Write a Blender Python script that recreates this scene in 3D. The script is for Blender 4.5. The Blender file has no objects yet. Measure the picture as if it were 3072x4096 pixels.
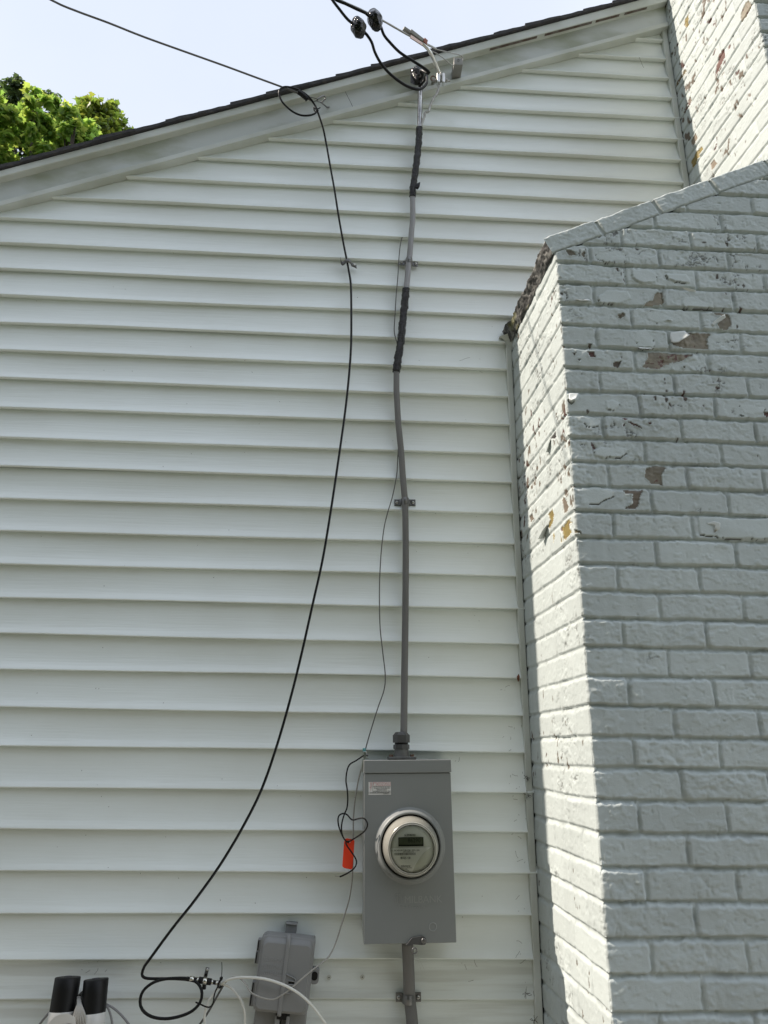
import bpy, bmesh, math, random
import numpy as np
from mathutils import Vector, Matrix
R = math.radians
random.seed(7)
S = bpy.context.scene
COL = S.collection
# ------------------------------------------------------------------ camera
F_PX, PITCH, YAW, ROLL, DCAM, HCAM = 2891.86, 0.320452, 0.0487701, 0.0143743, 2.19924, 1.5
def cam_axes():
    F = Vector((math.sin(YAW)*math.cos(PITCH), math.cos(YAW)*math.cos(PITCH), math.sin(PITCH)))
    Rr = Vector((math.cos(YAW), -math.sin(YAW), 0)); U = Rr.cross(F)
    c, s = math.cos(ROLL), math.sin(ROLL)
    return F, Rr*c + U*s, Rr*(-s) + U*c
FW, RT, UP = cam_axes()
CP = Vector((0, -DCAM, HCAM))
cd = bpy.data.cameras.new('camera'); cam = bpy.data.objects.new('camera', cd); COL.objects.link(cam)
cd.sensor_fit = 'VERTICAL'; cd.sensor_height = 36; cd.lens = F_PX/4096*36
cd.clip_start = 0.02; cd.clip_end = 1000
m = Matrix((RT, UP, -FW)).transposed().to_4x4(); m.translation = CP
cam.matrix_world = m
S.camera = cam
# ------------------------------------------------------------------ world, sun, exposure
SKY_FRONT, SKY_RIGHT, SKY_TOP = 1.0, 2.0, 1.5     # sky gains by direction, added to light the wall from right and above
SUN_EL, SUN_OFF = R(45), R(1.8)      # sun to the left, a little behind the wall plane
sd = Vector((-math.cos(SUN_EL)*math.cos(SUN_OFF), math.cos(SUN_EL)*math.sin(SUN_OFF), math.sin(SUN_EL)))
W = bpy.data.worlds.new('World'); S.world = W; W.use_nodes = True
nt = W.node_tree; nt.nodes.clear()
N = nt.nodes.new
out = N('ShaderNodeOutputWorld'); bg = N('ShaderNodeBackground'); bg.inputs[1].default_value = 0.093
sky = N('ShaderNodeTexSky'); sky.sky_type = 'NISHITA'; sky.sun_disc = False
sky.sun_elevation = SUN_EL; sky.sun_rotation = math.atan2(sd.x, sd.y); sky.dust_density = 3.0; sky.air_density = 1.2
tc = N('ShaderNodeTexCoord'); nz = N('ShaderNodeTexNoise'); nz.inputs['Scale'].default_value = 1.6; nz.inputs['Detail'].default_value = 4
rp = N('ShaderNodeValToRGB'); rp.color_ramp.elements[0].position = .35; rp.color_ramp.elements[1].position = .7
rp.color_ramp.elements[0].color = (6.3, 6.95, 8.15, 1); rp.color_ramp.elements[1].color = (7.5, 7.9, 8.7, 1)
mx = N('ShaderNodeMix'); mx.data_type = 'RGBA'; mx.inputs[0].default_value = .86
L = nt.links.new
L(tc.outputs['Generated'], nz.inputs[0]); L(nz.outputs[0], rp.inputs[0])
sx = N('ShaderNodeSeparateXYZ'); L(tc.outputs['Generated'], sx.inputs[0])
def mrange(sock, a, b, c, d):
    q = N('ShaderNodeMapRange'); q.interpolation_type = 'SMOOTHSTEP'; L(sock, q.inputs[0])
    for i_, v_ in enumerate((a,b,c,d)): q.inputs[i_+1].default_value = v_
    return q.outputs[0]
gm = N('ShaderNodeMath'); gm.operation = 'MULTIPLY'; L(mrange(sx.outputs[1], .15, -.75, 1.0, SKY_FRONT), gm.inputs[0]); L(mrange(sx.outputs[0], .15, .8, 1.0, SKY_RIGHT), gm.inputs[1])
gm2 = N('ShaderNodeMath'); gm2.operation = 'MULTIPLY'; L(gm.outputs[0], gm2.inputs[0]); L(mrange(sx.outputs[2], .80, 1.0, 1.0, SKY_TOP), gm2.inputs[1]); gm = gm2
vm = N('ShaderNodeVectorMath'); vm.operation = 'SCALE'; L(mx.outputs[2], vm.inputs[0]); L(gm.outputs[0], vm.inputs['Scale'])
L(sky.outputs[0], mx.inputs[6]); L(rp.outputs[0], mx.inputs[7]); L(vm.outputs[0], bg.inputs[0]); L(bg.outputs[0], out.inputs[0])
sl = bpy.data.lights.new('sun', 'SUN'); sl.energy = 5.0; sl.angle = R(0.6); sl.color = (1.0, .885, .775)
so = bpy.data.objects.new('sun', sl); COL.objects.link(so); so.rotation_euler = sd.to_track_quat('Z', 'Y').to_euler()
so.location = (-3, 1, 9)
S.view_settings.view_transform = 'Standard'; S.view_settings.look = 'None'; S.view_settings.gamma = 1; S.view_settings.exposure = 0.52
S.view_settings.use_curve_mapping = False

# ------------------------------------------------------------------ helpers
def ray(px, py):
    return FW + RT*((px-1536)/F_PX) + UP*((2048-py)/F_PX)
def P(px, py, Y):                       # photo pixel -> point at depth Y
    d = ray(px, py); return CP + d*((Y-CP.y)/d.y)
def PS(px, py, a, b):                   # photo pixel -> point on a chimney side plane x=a at y=-.02, x=b at y=-.502
    d = ray(px, py); k = (b-a)/(-.5022+.02)
    t = (a + k*(CP.y+.02) - CP.x)/(d.x - k*d.y); return CP + d*t
def tag(o, label=None, cat=None, group=None, kind=None):
    if label: o['label'] = label
    if cat: o['category'] = cat
    if group: o['group'] = group
    if kind: o['kind'] = kind
    return o
def empty(name, loc=(0,0,0), rot=(0,0,0), **kw):
    o = bpy.data.objects.new(name, None); COL.objects.link(o); o.location = loc; o.rotation_euler = rot
    o.empty_display_size = .05
    return tag(o, **kw)
class MB:
    def __init__(s): s.v = []; s.f = []
    def add(s, vs, fs):
        b = len(s.v); s.v += [tuple(v) for v in vs]; s.f += [tuple(i+b for i in f) for f in fs]; return s
    def box(s, x0, x1, y0, y1, z0, z1):
        vs = [(x,y,z) for x in (x0,x1) for y in (y0,y1) for z in (z0,z1)]
        return s.add(vs, [(0,1,3,2),(4,6,7,5),(0,4,5,1),(2,3,7,6),(0,2,6,4),(1,5,7,3)])
    def tube(s, pts, r, n=10, prof=None, flat=1.0, cap=True):
        pts = [Vector(p) for p in pts]; m = len(pts)
        up = None; vs = []; L_ = 0
        for i, p in enumerate(pts):
            t = (pts[min(i+1,m-1)] - pts[max(i-1,0)]).normalized()
            if up is None:
                up = Vector((0,-1,0)) if abs(t.y) < .9 else Vector((0,0,1))
            up = (up - t*up.dot(t)).normalized(); sd_ = t.cross(up)
            if i: L_ += (p-pts[i-1]).length
            rr = r[i] if hasattr(r, '__len__') else r
            for k in range(n):
                a = 2*math.pi*k/n; q = rr*(prof(a, L_, i) if prof else 1)
                vs.append(p + sd_*(math.cos(a)*q) + up*(math.sin(a)*q*flat))
        fs = [(i*n+k, i*n+(k+1)%n, (i+1)*n+(k+1)%n, (i+1)*n+k) for i in range(m-1) for k in range(n)]
        if cap: fs += [tuple(range(n-1,-1,-1)), tuple((m-1)*n+k for k in range(n))]
        return s.add(vs, fs)
    def lathe(s, prof, c=(0,0,0), n=64, axis='y'):       # prof: (r, t); axis y: t along -y
        vs = []
        for r, t in prof:
            for k in range(n):
                a = 2*math.pi*k/n
                if axis == 'y': vs.append((c[0]+r*math.cos(a), c[1]+t, c[2]+r*math.sin(a)))
                else: vs.append((c[0]+r*math.cos(a), c[1]+r*math.sin(a), c[2]+t))
        m = len(prof)
        return s.add(vs, [(i*n+k, i*n+(k+1)%n, (i+1)*n+(k+1)%n, (i+1)*n+k) for i in range(m-1) for k in range(n)])
    def prism(s, poly, y0, y1):                           # poly in (x,z), extruded along y
        n = len(poly); vs = [(x,y0,z) for x,z in poly] + [(x,y1,z) for x,z in poly]
        return s.add(vs, [tuple(range(n)), tuple(range(2*n-1,n-1,-1))] + [(i,(i+1)%n,n+(i+1)%n,n+i) for i in range(n)])
    def build(s, name, mat, parent=None, smooth=False, bevel=0, **kw):
        me = bpy.data.meshes.new(name); me.from_pydata(s.v, [], s.f); me.update()
        bm = bmesh.new(); bm.from_mesh(me); bmesh.ops.recalc_face_normals(bm, faces=bm.faces); bm.to_mesh(me); bm.free()
        if mat: me.materials.append(mat)
        if smooth: me.shade_smooth()
        o = bpy.data.objects.new(name, me); COL.objects.link(o)
        if parent: o.parent = parent
        if bevel:
            b = o.modifiers.new('bevel','BEVEL'); b.width = bevel; b.segments = 3; b.limit_method = 'ANGLE'; b.harden_normals = False
            me.shade_smooth(); 
            w = o.modifiers.new('wn','WEIGHTED_NORMAL'); w.keep_sharp = False
        return tag(o, **kw)
def smooth_path(pts, step=.01):                           # Catmull-Rom through pts, resampled
    pts = [Vector(p) for p in pts]; o = []
    q = [pts[0]*2-pts[1]] + pts + [pts[-1]*2-pts[-2]]
    for i in range(1, len(q)-2):
        a,b,c,d = q[i-1],q[i],q[i+1],q[i+2]; n = max(2, int((c-b).length/step))
        for k in range(n):
            t = k/n; t2=t*t; t3=t2*t
            o.append(.5*((2*b)+(c-a)*t+(2*a-5*b+4*c-d)*t2+(3*b-a-3*c+d)*t3))
    o.append(pts[-1]); return o
def PP(lst, Y=None, step=.01):                            # list of (px,py[,Y]) -> smooth path
    return smooth_path([P(p[0], p[1], p[2] if len(p) > 2 else Y) for p in lst], step)
def strand(n=7, amp=.13, k=160):
    return lambda a, l, i: 1 + amp*math.cos(n*(a) - k*l)
def text_obj(name, body, size, loc, mat, parent=None, extrude=.0002, align='LEFT', sx=1.0, offset=0, bold=False, rot=None):
    cu = bpy.data.curves.new(name, 'FONT'); cu.body = body; cu.size = size; cu.extrude = extrude; cu.align_x = align
    cu.offset = offset; cu.resolution_u = 3
    t = bpy.data.objects.new(name+'_tmp', cu); COL.objects.link(t)
    me = bpy.data.meshes.new_from_object(t.evaluated_get(bpy.context.evaluated_depsgraph_get()))
    bpy.data.objects.remove(t); bpy.data.curves.remove(cu)
    me.name = name
    mt = Matrix.Rotation(R(90), 4, 'X') @ Matrix.Diagonal((sx,1,1,1)); me.transform(mt)
    me.materials.clear(); me.materials.append(mat)
    o = bpy.data.objects.new(name, me); COL.objects.link(o); o.location = loc
    if parent: o.parent = parent
    return o

# ------------------------------------------------------------------ materials
def mat(name, col, rough=.5, metal=0, bump=None, bscale=50, bdist=.001, stretch=None, var=0, vscale=3, vcol=None, spec=.5, trans=0, vstretch=None, vdetail=5, vpos=(.4,.7), attr=None, coat=0):
    mt = bpy.data.materials.new(name); mt.use_nodes = True; nt = mt.node_tree; b = nt.nodes['Principled BSDF']
    b.inputs['Base Color'].default_value = (*col, 1); b.inputs['Roughness'].default_value = rough; b.inputs['Metallic'].default_value = metal
    b.inputs['Specular IOR Level'].default_value = spec
    if coat: b.inputs['Coat Weight'].default_value = coat; b.inputs['Coat Roughness'].default_value = .15
    N = nt.nodes.new; L = nt.links.new
    tc = N('ShaderNodeTexCoord')
    def noise(sc, st, det=4):
        mp = N('ShaderNodeMapping'); mp.inputs['Scale'].default_value = st or (1,1,1)
        nz = N('ShaderNodeTexNoise'); nz.inputs['Scale'].default_value = sc; nz.inputs['Detail'].default_value = det
        L(tc.outputs['Object'], mp.inputs[0]); L(mp.outputs[0], nz.inputs[0]); return nz.outputs[0]
    src = None
    if attr:
        at = N('ShaderNodeAttribute'); at.attribute_name = attr; src = at.outputs['Color']; L(src, b.inputs['Base Color'])
    if var:
        rp = N('ShaderNodeValToRGB'); rp.color_ramp.elements[0].position = vpos[0]; rp.color_ramp.elements[1].position = vpos[1]
        L(noise(vscale, vstretch, vdetail), rp.inputs[0])
        mxn = N('ShaderNodeMix'); mxn.data_type = 'RGBA'; mm = N('ShaderNodeMath'); mm.operation = 'MULTIPLY'; mm.inputs[1].default_value = var
        L(rp.outputs[0], mm.inputs[0]); L(mm.outputs[0], mxn.inputs[0])
        if src: L(src, mxn.inputs[6])
        else: mxn.inputs[6].default_value = (*col,1)
        vc = vcol or tuple(c*.6 for c in col); mxn.inputs[7].default_value = (*vc,1)
        L(mxn.outputs[2], b.inputs['Base Color'])
    if bump:
        bp = N('ShaderNodeBump'); bp.inputs['Strength'].default_value = bump; bp.inputs['Distance'].default_value = bdist
        L(noise(bscale, stretch), bp.inputs['Height']); L(bp.outputs[0], b.inputs['Normal'])
    return mt
VINYL = mat('vinyl_siding_paint', (.775,.825,.81), rough=.27, spec=.65, bump=.7, bscale=60, stretch=(.12,1,2.6), bdist=.0012, var=.6, vscale=2.6, vcol=(.64,.67,.63), vstretch=(.6,1,1.3), vdetail=10)
WOODP = mat('clapboard_paint', (.68,.725,.705), rough=.55, bump=.8, bscale=45, stretch=(.08,1,2.4), bdist=.002, var=.6, vscale=16, vcol=(.50,.52,.48), vstretch=(.12,1,2.2), vpos=(.5,.62))
TRIM = mat('trim_paint', (.57,.60,.57), rough=.45, bump=.2, bscale=30, stretch=(.1,1,1), var=.7, vscale=5, vcol=(.38,.40,.34), vdetail=8)
FASC = mat('fascia_metal', (.50,.53,.515), rough=.5, bump=.25, bscale=7, bdist=.004, stretch=(.5,1,1), var=.85, vscale=2.6, vcol=(.28,.30,.21), vstretch=(1,1,2.4), vdetail=8, vpos=(.46,.62))
SHING = mat('asphalt_shingle', (.045,.045,.052), rough=.95, bump=.8, bscale=400, bdist=.002, var=.6, vscale=60, vcol=(.09,.085,.08))
STEEL = mat('grey_box_paint', (.205,.218,.217), rough=.48, bump=.05, bscale=120, var=.35, vscale=5, vcol=(.18,.19,.185), spec=.5)
STEEL2 = mat('grey_box_lip', (.30,.315,.31), rough=.4, var=.3, vscale=8)
EMB = mat('raised_grey_paint', (.275,.29,.285), rough=.42)
PEMB = mat('raised_grey_plastic', (.27,.275,.275), rough=.5)
GPVC = mat('grey_cable_jacket', (.16,.158,.155), rough=.6, bump=.3, bscale=30, bdist=.002, var=.6, vscale=9, vcol=(.085,.085,.08), vstretch=(1,1,.35))
GPVCL = mat('grey_cable_light', (.26,.26,.265), rough=.5, bump=.3, bscale=30, bdist=.002)
PHONE = mat('phone_box_plastic', (.225,.23,.23), rough=.55, bump=.15, bscale=300, var=.3, vscale=6, vcol=(.18,.185,.18))
TAPE = mat('black_tape', (.006,.006,.007), rough=.14, bump=1, bscale=130, bdist=.009, stretch=(1,1,1.8), spec=.5)
TAPE2 = mat('black_vinyl_tape', (.006,.006,.007), rough=.13, bump=.9, bscale=38, bdist=.010, stretch=(1,1,1.3), spec=.45)
BLK = mat('black_rubber', (.008,.008,.008), spec=.22, rough=.4, bump=.1, bscale=60)
BLKM = mat('black_matte_plastic', (.006,.006,.006), rough=.45, spec=.25)
WIRE = mat('grey_wire', (.10,.10,.095), rough=.6)
WIREL = mat('pale_grey_wire', (.33,.32,.29), rough=.5)
WHITE = mat('white_cable', (.68,.68,.63), rough=.4)
WTAPE = mat('white_tape', (.60,.60,.58), rough=.35, bump=.4, bscale=40, bdist=.002, stretch=(1,1,3), var=.3, vscale=12)
ALU = mat('bare_aluminium', (.62,.62,.60), rough=.32, metal=1)
ALUD = mat('dull_aluminium', (.42,.42,.40), rough=.55, metal=.7, var=.5, vscale=90, vcol=(.2,.18,.15))
ZINC = mat('zinc_strap', (.20,.20,.20), rough=.4, metal=.8, var=.5, vscale=60, vcol=(.08,.08,.08))
NICK = mat('nickel_connector', (.6,.6,.55), rough=.25, metal=1)
RUST = mat('rusty_metal', (.12,.05,.02), rough=.8, var=.6, vscale=80, vcol=(.3,.28,.25))
GLAND = mat('dark_gland_plastic', (.065,.065,.065), rough=.45, var=.5, vscale=30, vcol=(.10,.10,.10))
HUB = mat('cast_hub', (.16,.16,.155), rough=.6, metal=.3, bump=.5, bscale=70, var=.6, vscale=40, vcol=(.07,.07,.065))
RED = mat('red_tag_plastic', (.88,.055,.015), rough=.4)
STICK = mat('sticker_white', (.60,.60,.58), rough=.5)
PINK = mat('sticker_faded_red', (.50,.33,.33), rough=.5)
INK = mat('print_black', (.03,.03,.03), rough=.6)
INKG = mat('print_grey', (.10,.10,.10), rough=.6)
FACE = mat('meter_face', (.62,.63,.56), rough=.5)
FACEL = mat('meter_label', (.85,.86,.83), rough=.45)
RIM = mat('meter_rim', (.42,.41,.36), rough=.22, metal=.35, coat=.6, var=.3, vscale=20, vcol=(.30,.28,.22))
LCD = mat('lcd_green', (.075,.088,.055), rough=.3)
LCDD = mat('lcd_segment', (.012,.014,.01), rough=.4)
BRKT = mat('bracket_plastic', (.25,.25,.235), rough=.6, bump=.2, bscale=90, var=.4, vscale=40)
CREAM = mat('seal_putty', (.45,.44,.40), rough=.6, bump=.6, bscale=60, bdist=.003, var=.7, vscale=25, vcol=(.16,.10,.05))
TWIG = mat('dried_tendril', (.06,.05,.04), rough=.9)
LEAFD = mat('dead_leaf', (.13,.045,.02), rough=.8)
COPPER = mat('clamp_patina', (.10,.30,.30), rough=.5)
def glass_mat():
    mt = bpy.data.materials.new('clear_meter_glass'); mt.use_nodes = True; nt = mt.node_tree; nt.nodes.remove(nt.nodes['Principled BSDF'])
    o = nt.nodes['Material Output']; a = nt.nodes.new('ShaderNodeBsdfTransparent'); g = nt.nodes.new('ShaderNodeBsdfGlossy'); g.inputs['Roughness'].default_value = .03
    f = nt.nodes.new('ShaderNodeFresnel'); f.inputs[0].default_value = 1.4; mx = nt.nodes.new('ShaderNodeMixShader')
    a.inputs[0].default_value = (.98,.985,.95,1)
    nt.links.new(f.outputs[0], mx.inputs[0]); nt.links.new(a.outputs[0], mx.inputs[1]); nt.links.new(g.outputs[0], mx.inputs[2]); nt.links.new(mx.outputs[0], o.inputs[0]); return mt
GLASS = glass_mat()

# ------------------------------------------------------------------ numpy noise
def h2(ix, iy, seed):
    n = (ix.astype(np.int64)*374761393 + iy.astype(np.int64)*668265263 + seed*974634777) & 0xffffffff
    n = ((n ^ (n >> 13))*1274126177) & 0xffffffff
    n = n ^ (n >> 16); return (n & 0xffffff)/float(0xffffff)
def vn(x, y, seed=0):
    ix = np.floor(x); iy = np.floor(y); fx = x-ix; fy = y-iy; fx = fx*fx*(3-2*fx); fy = fy*fy*(3-2*fy)
    a = h2(ix,iy,seed); b = h2(ix+1,iy,seed); c = h2(ix,iy+1,seed); d = h2(ix+1,iy+1,seed)
    return (a*(1-fx)+b*fx)*(1-fy)+(c*(1-fx)+d*fx)*fy
def fbm(x, y, seed=0, o=4):
    r = 0; a = .5; t = 0
    for i in range(o): r = r + a*vn(x*2**i, y*2**i, seed+i*17); t += a; a *= .55
    return r/t*2-1
def ss(a, b, x):
    t = np.clip((x-a)/(b-a), 0, 1); return t*t*(3-2*t)
def pip(x, y, poly):
    ins = np.zeros(x.shape, bool); n = len(poly); j = n-1
    for i in range(n):
        xi, yi = poly[i]; xj, yj = poly[j]
        if yi != yj:
            ins ^= ((yi > y) != (yj > y)) & (x < (xj-xi)*(y-yi)/(yj-yi)+xi)
        j = i
    return ins
def grid_mesh(name, X, Y, Z, matl, parent, col=None, smooth=True, flip=False):
    ny, nx = X.shape
    me = bpy.data.meshes.new(name)
    co = np.stack([X,Y,Z], -1).reshape(-1,3)
    i = np.arange(ny-1)[:,None]*nx + np.arange(nx-1)[None,:]
    q = np.stack([i, i+1, i+nx+1, i+nx], -1).reshape(-1,4)
    if flip: q = q[:, ::-1]
    h1 = np.linalg.norm(co[q[:,0]]-co[q[:,3]], axis=1) + np.linalg.norm(co[q[:,1]]-co[q[:,2]], axis=1)
    w1 = np.linalg.norm(co[q[:,0]]-co[q[:,1]], axis=1)
    q = q[(h1 > 1e-5) & (w1 > 1e-6)]
    me.vertices.add(len(co)); me.vertices.foreach_set('co', co.ravel())
    me.loops.add(len(q)*4); me.loops.foreach_set('vertex_index', q.ravel().astype(np.int32))
    me.polygons.add(len(q)); me.polygons.foreach_set('loop_start', np.arange(0, len(q)*4, 4, dtype=np.int32))
    if hasattr(me.polygons[0], 'loop_total'):
        try: me.polygons.foreach_set('loop_total', np.full(len(q), 4, np.int32))
        except Exception: pass
    me.update(calc_edges=True); me.validate()
    if col is not None:
        ca = me.color_attributes.new('Col', 'FLOAT_COLOR', 'POINT')
        c4 = np.ones((len(co),4), np.float32); c4[:,:3] = col.reshape(-1,3); ca.data.foreach_set('color', c4.ravel())
    me.materials.append(matl)
    if smooth: me.shade_smooth()
    o = bpy.data.objects.new(name, me); COL.objects.link(o); o.parent = parent
    return o

# ------------------------------------------------------------------ ground (setting)
GRASS = mat('lawn', (.055,.085,.03), rough=1, var=.8, vscale=3, vcol=(.10,.11,.05), bump=1, bscale=60, bdist=.03)
MB().add([(-150,-150,0),(150,-150,0),(150,150,0),(-150,150,0)], [(0,1,2,3)]).build('ground', GRASS, kind='structure')

GRAV = mat('bounce_slab_paving', (.20,.19,.165), rough=.9, var=.6, vscale=6, vcol=(.13,.125,.105), bump=.6, bscale=90, bdist=.01)
MB().add([(-6,-4.2,.004),(6,-4.2,.004),(6,.3,.004),(-6,.3,.004)], [(0,1,2,3)]).build('bounce_slab', GRAV, kind='structure')  # unseen pale slab added to bounce light up under the laps
# unseen leafy curtain added behind the camera to shade the low sky
LEAFW = mat('shade_curtain_leaves', (.045,.075,.025), rough=.8, var=.8, vscale=2.5, vcol=(.02,.035,.012), bump=1, bscale=8, bdist=.2)
U_, V_ = np.meshgrid(np.linspace(-22,9,150), np.linspace(0,1,40))
hgt = 10.5+1.3*fbm(U_[0]*.35, U_[0]*0, 5, 3) - 5.5*ss(-3,6,U_[0])
vb_ = fbm(U_*.9, V_*6, 7, 4)
wd = grid_mesh('added_shade_curtain', U_+.4*fbm(U_*1.1+5, V_*7, 8, 3), -8.2+1.5*vb_-1.8*V_, V_*hgt[None,:]*(1+.05*vb_), LEAFW, None)
wd['kind'] = 'stuff'; wd['label'] = 'unseen green leaf curtain added behind the camera to shade the low sky'
# ------------------------------------------------------------------ house
house = empty('house', (0,0,0), label='house gable wall clad in pale grey-white lap siding under a dark shingle roof edge', cat='house')
RIDGE_X, EAVE_X = 1.6, -3.6
def mir(x): return min(x, 2*RIDGE_X-x)
zs = [3.2945,3.1896,3.0815,2.977,2.8683,2.7629,2.658,2.5507,2.4451,2.3441,2.2387,2.1329,2.028,1.924,1.8175,1.7141,1.6072,1.5015,1.3935,1.2889,1.1839,1.0809,.9748,.8829]
zs = [1.5+(z-1.5)*(1-.0075) for z in zs]
while zs[0] < 4.75: zs.insert(0, zs[0]+ (.1075 if len(zs) % 2 else .1035))
while zs[-1] > .45: zs.append(zs[-1]-.095)
iv = next(i for i, z in enumerate(zs) if z < .972+.003) # first index of wood is after this lip
def siding(idx, butt, name, matl, top_extra=.004, wav=1.0):
    bm = MB(); rnd = random.Random(3)
    for i in idx:
        zb = zs[i]; zt = zs[i-1] if i else zb+.105; h = zt-zb; ph = rnd.random()*9; lock = i % 2
        ledge = -.0035
        g = butt+ledge
        prof = [(ledge+.003, zb+.0030), (ledge-.001, zb+.0014), (-butt+.0012, zb+.0002), (-butt, zb+.0012), (-butt+.0005, zb+.004)] + [(ledge-g*.965*(1-t)**2.7, zb+h*t) for t in (.12,.26,.42,.58,.74,.9)] + [(ledge, zt+.004), (ledge+.004, zt+.006)]
        xl = [max(EAVE_X, (zz-(3.862+.02))/.4240) for _, zz in prof]
        n = 90; b = len(bm.v); xr_full = 2*RIDGE_X
        for k in range(n+1):
            t = k/n
            for (y, z), x0 in zip(prof, xl):
                x1 = xr_full-x0
                if x1 <= x0: x0 = x1 = RIDGE_X
                x = x0+(x1-x0)*t
                # more density on the visible left half
                w = wav*(.0013*math.sin(x*2.1+ph)+.0010*math.sin(x*5.3+ph*2.1)+.0005*math.sin(x*11.3+ph*3.1))
                dz = wav*(.0014*math.sin(x*1.3+ph*1.7)+.0009*math.sin(x*4.1+ph))
                bm.v.append((x, y+w*(1 if y < -.005 else .3), z+dz))
        m = len(prof)
        bm.f += [(b+k*m+j, b+(k+1)*m+j, b+(k+1)*m+j+1, b+k*m+j+1) for k in range(n) for j in range(m-1)]
        if lock:      # visible lock seam under every second course: small shadowed recess
            pass
    o = bm.build(name, matl, house, smooth=False)
    o.data.shade_smooth()
    return o
iw = min(range(len(zs)), key=lambda i: abs(zs[i]-.979))
siding(range(0, iw+1), .0212, 'siding', VINYL)
siding(range(iw+1, len(zs)), .0125, 'lower_clapboards', WOODP, wav=1.6)['label'] = 'older painted wood clapboards with cracked paint at the foot of the wall'
# wall body behind (closed solid)
zr = 3.9
MB().prism([(EAVE_X,.3),(2*RIDGE_X-EAVE_X,.3),(2*RIDGE_X-EAVE_X,3.88+.424*EAVE_X),(RIDGE_X,3.88+.424*RIDGE_X),(EAVE_X,3.88+.424*EAVE_X)], .006, 7.0).build('wall_body', VINYL, house)
MB().box(EAVE_X+.02, 2*RIDGE_X-EAVE_X-.02, .02, 6.98, -.2, .3).build('foundation', mat('concrete_block', (.25,.25,.24), rough=.9, bump=.5, bscale=40), house)
# rake trim: strips that follow the roof slope on both sides of the ridge (left one stops at the chimney)
def slope_strip(name, matl, b0, m0, b1, m1, yf, yb, x0=EAVE_X-.2, x1=1.268, lip=None, seg=40, sag=0, parent=house, smooth=False, bevel=0, wob=0):
    """strip whose face lies between z=b0+m0*x and z=b1+m1*x, front at yf, back at yb"""
    bm = MB()
    rnd = random.Random(hash(name) % 1000 if False else len(name))
    for side in (0, 1):
        b = len(bm.v)
        for k in range(seg+1):
            x = x0+(x1-x0)*k/seg
            w = wob*(math.sin(x*3.7+len(name))+.6*math.sin(x*9.1)) 
            za, zb_ = b0+m0*x+w*.5, b1+m1*x+w*.3
            X = x if side == 0 else 2*RIDGE_X-x
            for (y, z) in ((yb, za), (yf, za), (yf, zb_), (yb, zb_)): bm.v.append((X, y+w*.5, z))
        bm.f += [(b+k*4+j, b+(k+1)*4+j, b+(k+1)*4+(j+1)%4, b+k*4+(j+1)%4) for k in range(seg) for j in range(4)]
        bm.f += [(b,b+1,b+2,b+3), (b+seg*4+3,b+seg*4+2,b+seg*4+1,b+seg*4)]
    return bm.build(name, matl, parent, smooth=False, bevel=bevel)
slope_strip('gable_trim', TRIM, 3.8553,.4243, 3.8790,.4240, -.040, -.004, wob=.0009, bevel=.003)
slope_strip('fascia_board', FASC, 3.868,.4240, 3.995,.4270, -.029, -.002, wob=.0012, seg=60)
slope_strip('drip_trim', TRIM, 3.9759,.4253, 4.0155,.4320, -.055, .0, wob=.0008, bevel=.003)
# warped gap boards under drip trim near the ridge
slope_strip('roof_deck', SHING, 4.016,.4325, 4.024,.4325, -.050, .2, wob=.0006)
# shingles: overlapping tabs stepping along the rake, sheets running back over the roof
bm = MB(); x = EAVE_X-.25; i = 0; rs = random.Random(5)
while x < RIDGE_X:
    dx = .125+rs.uniform(-.012,.012); x2 = min(x+dx+.03, RIDGE_X)
    yo = -.066+rs.uniform(-.004,.004)
    t0, t1 = .010, .0045
    for side in (0,1):
        b = len(bm.v); n = 6
        for k in range(n+1):
            xx = x+(x2-x)*k/n; base = 4.0235+.4323*xx
            th = .0125 if k < 1 else .0125*(1-.55*k/n)
            th += rs.uniform(-.0009,.0009)
            X = xx if side == 0 else 2*RIDGE_X-xx
            yy = yo+rs.uniform(-.0015,.0015)
            for (y,z) in ((7.2, base-.004),(yy, base-.0045+rs.uniform(-.0008,.0008)),(yy-.001, base+th),(7.2, base+th)): bm.v.append((X,y,z))
        bm.f += [(b+k*4+j, b+(k+1)*4+j, b+(k+1)*4+(j+1)%4, b+k*4+(j+1)%4) for k in range(n) for j in range(4)]
        bm.f += [(b,b+1,b+2,b+3), (b+n*4+3,b+n*4+2,b+n*4+1,b+n*4)]
    x += dx; i += 1
roof = bm.build('roof_shingles', SHING, house)
# gap slivers (brown wood showing between fascia and drip trim near the ridge) + seam and dents on fascia
GAPW = mat('bare_wood_gap', (.10,.07,.055), rough=.9, var=.6, vscale=30, vcol=(.25,.24,.23))
for k,(a,b_) in enumerate([((1960,184),(2150,137)),((2180,128),(2370,82)),((2385,78),(2480,52)),((2500,46),(2590,22))]):
    pts = []
    p0, p1 = P(*a,-.0305), P(*b_,-.0305)
    xa_, xb_ = P(*a,-.055).x, P(*b_,-.055).x
    MB().add([(x_, y_, 3.9759+.4253*x_-.0016) for x_ in (xa_, xb_) for y_ in (-.0530, -.0420)], [(0,1,3,2)]).build('open_gap', GAPW, house)
p = PP([(1376,356),(1390,385),(1403,410),(1412,430)], -.0293)
MB().tube(p, .0009, 5).build('fascia_seam', BLKM, house)
p = PP([(1225,352),(1290,333),(1370,311),(1460,283),(1545,255)], -.030)
MB().tube(p, [.001+.002*math.sin(math.pi*i/len(p)) for i in range(len(p))], 5, flat=.3).build('fascia_gap', BLKM, house)
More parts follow.
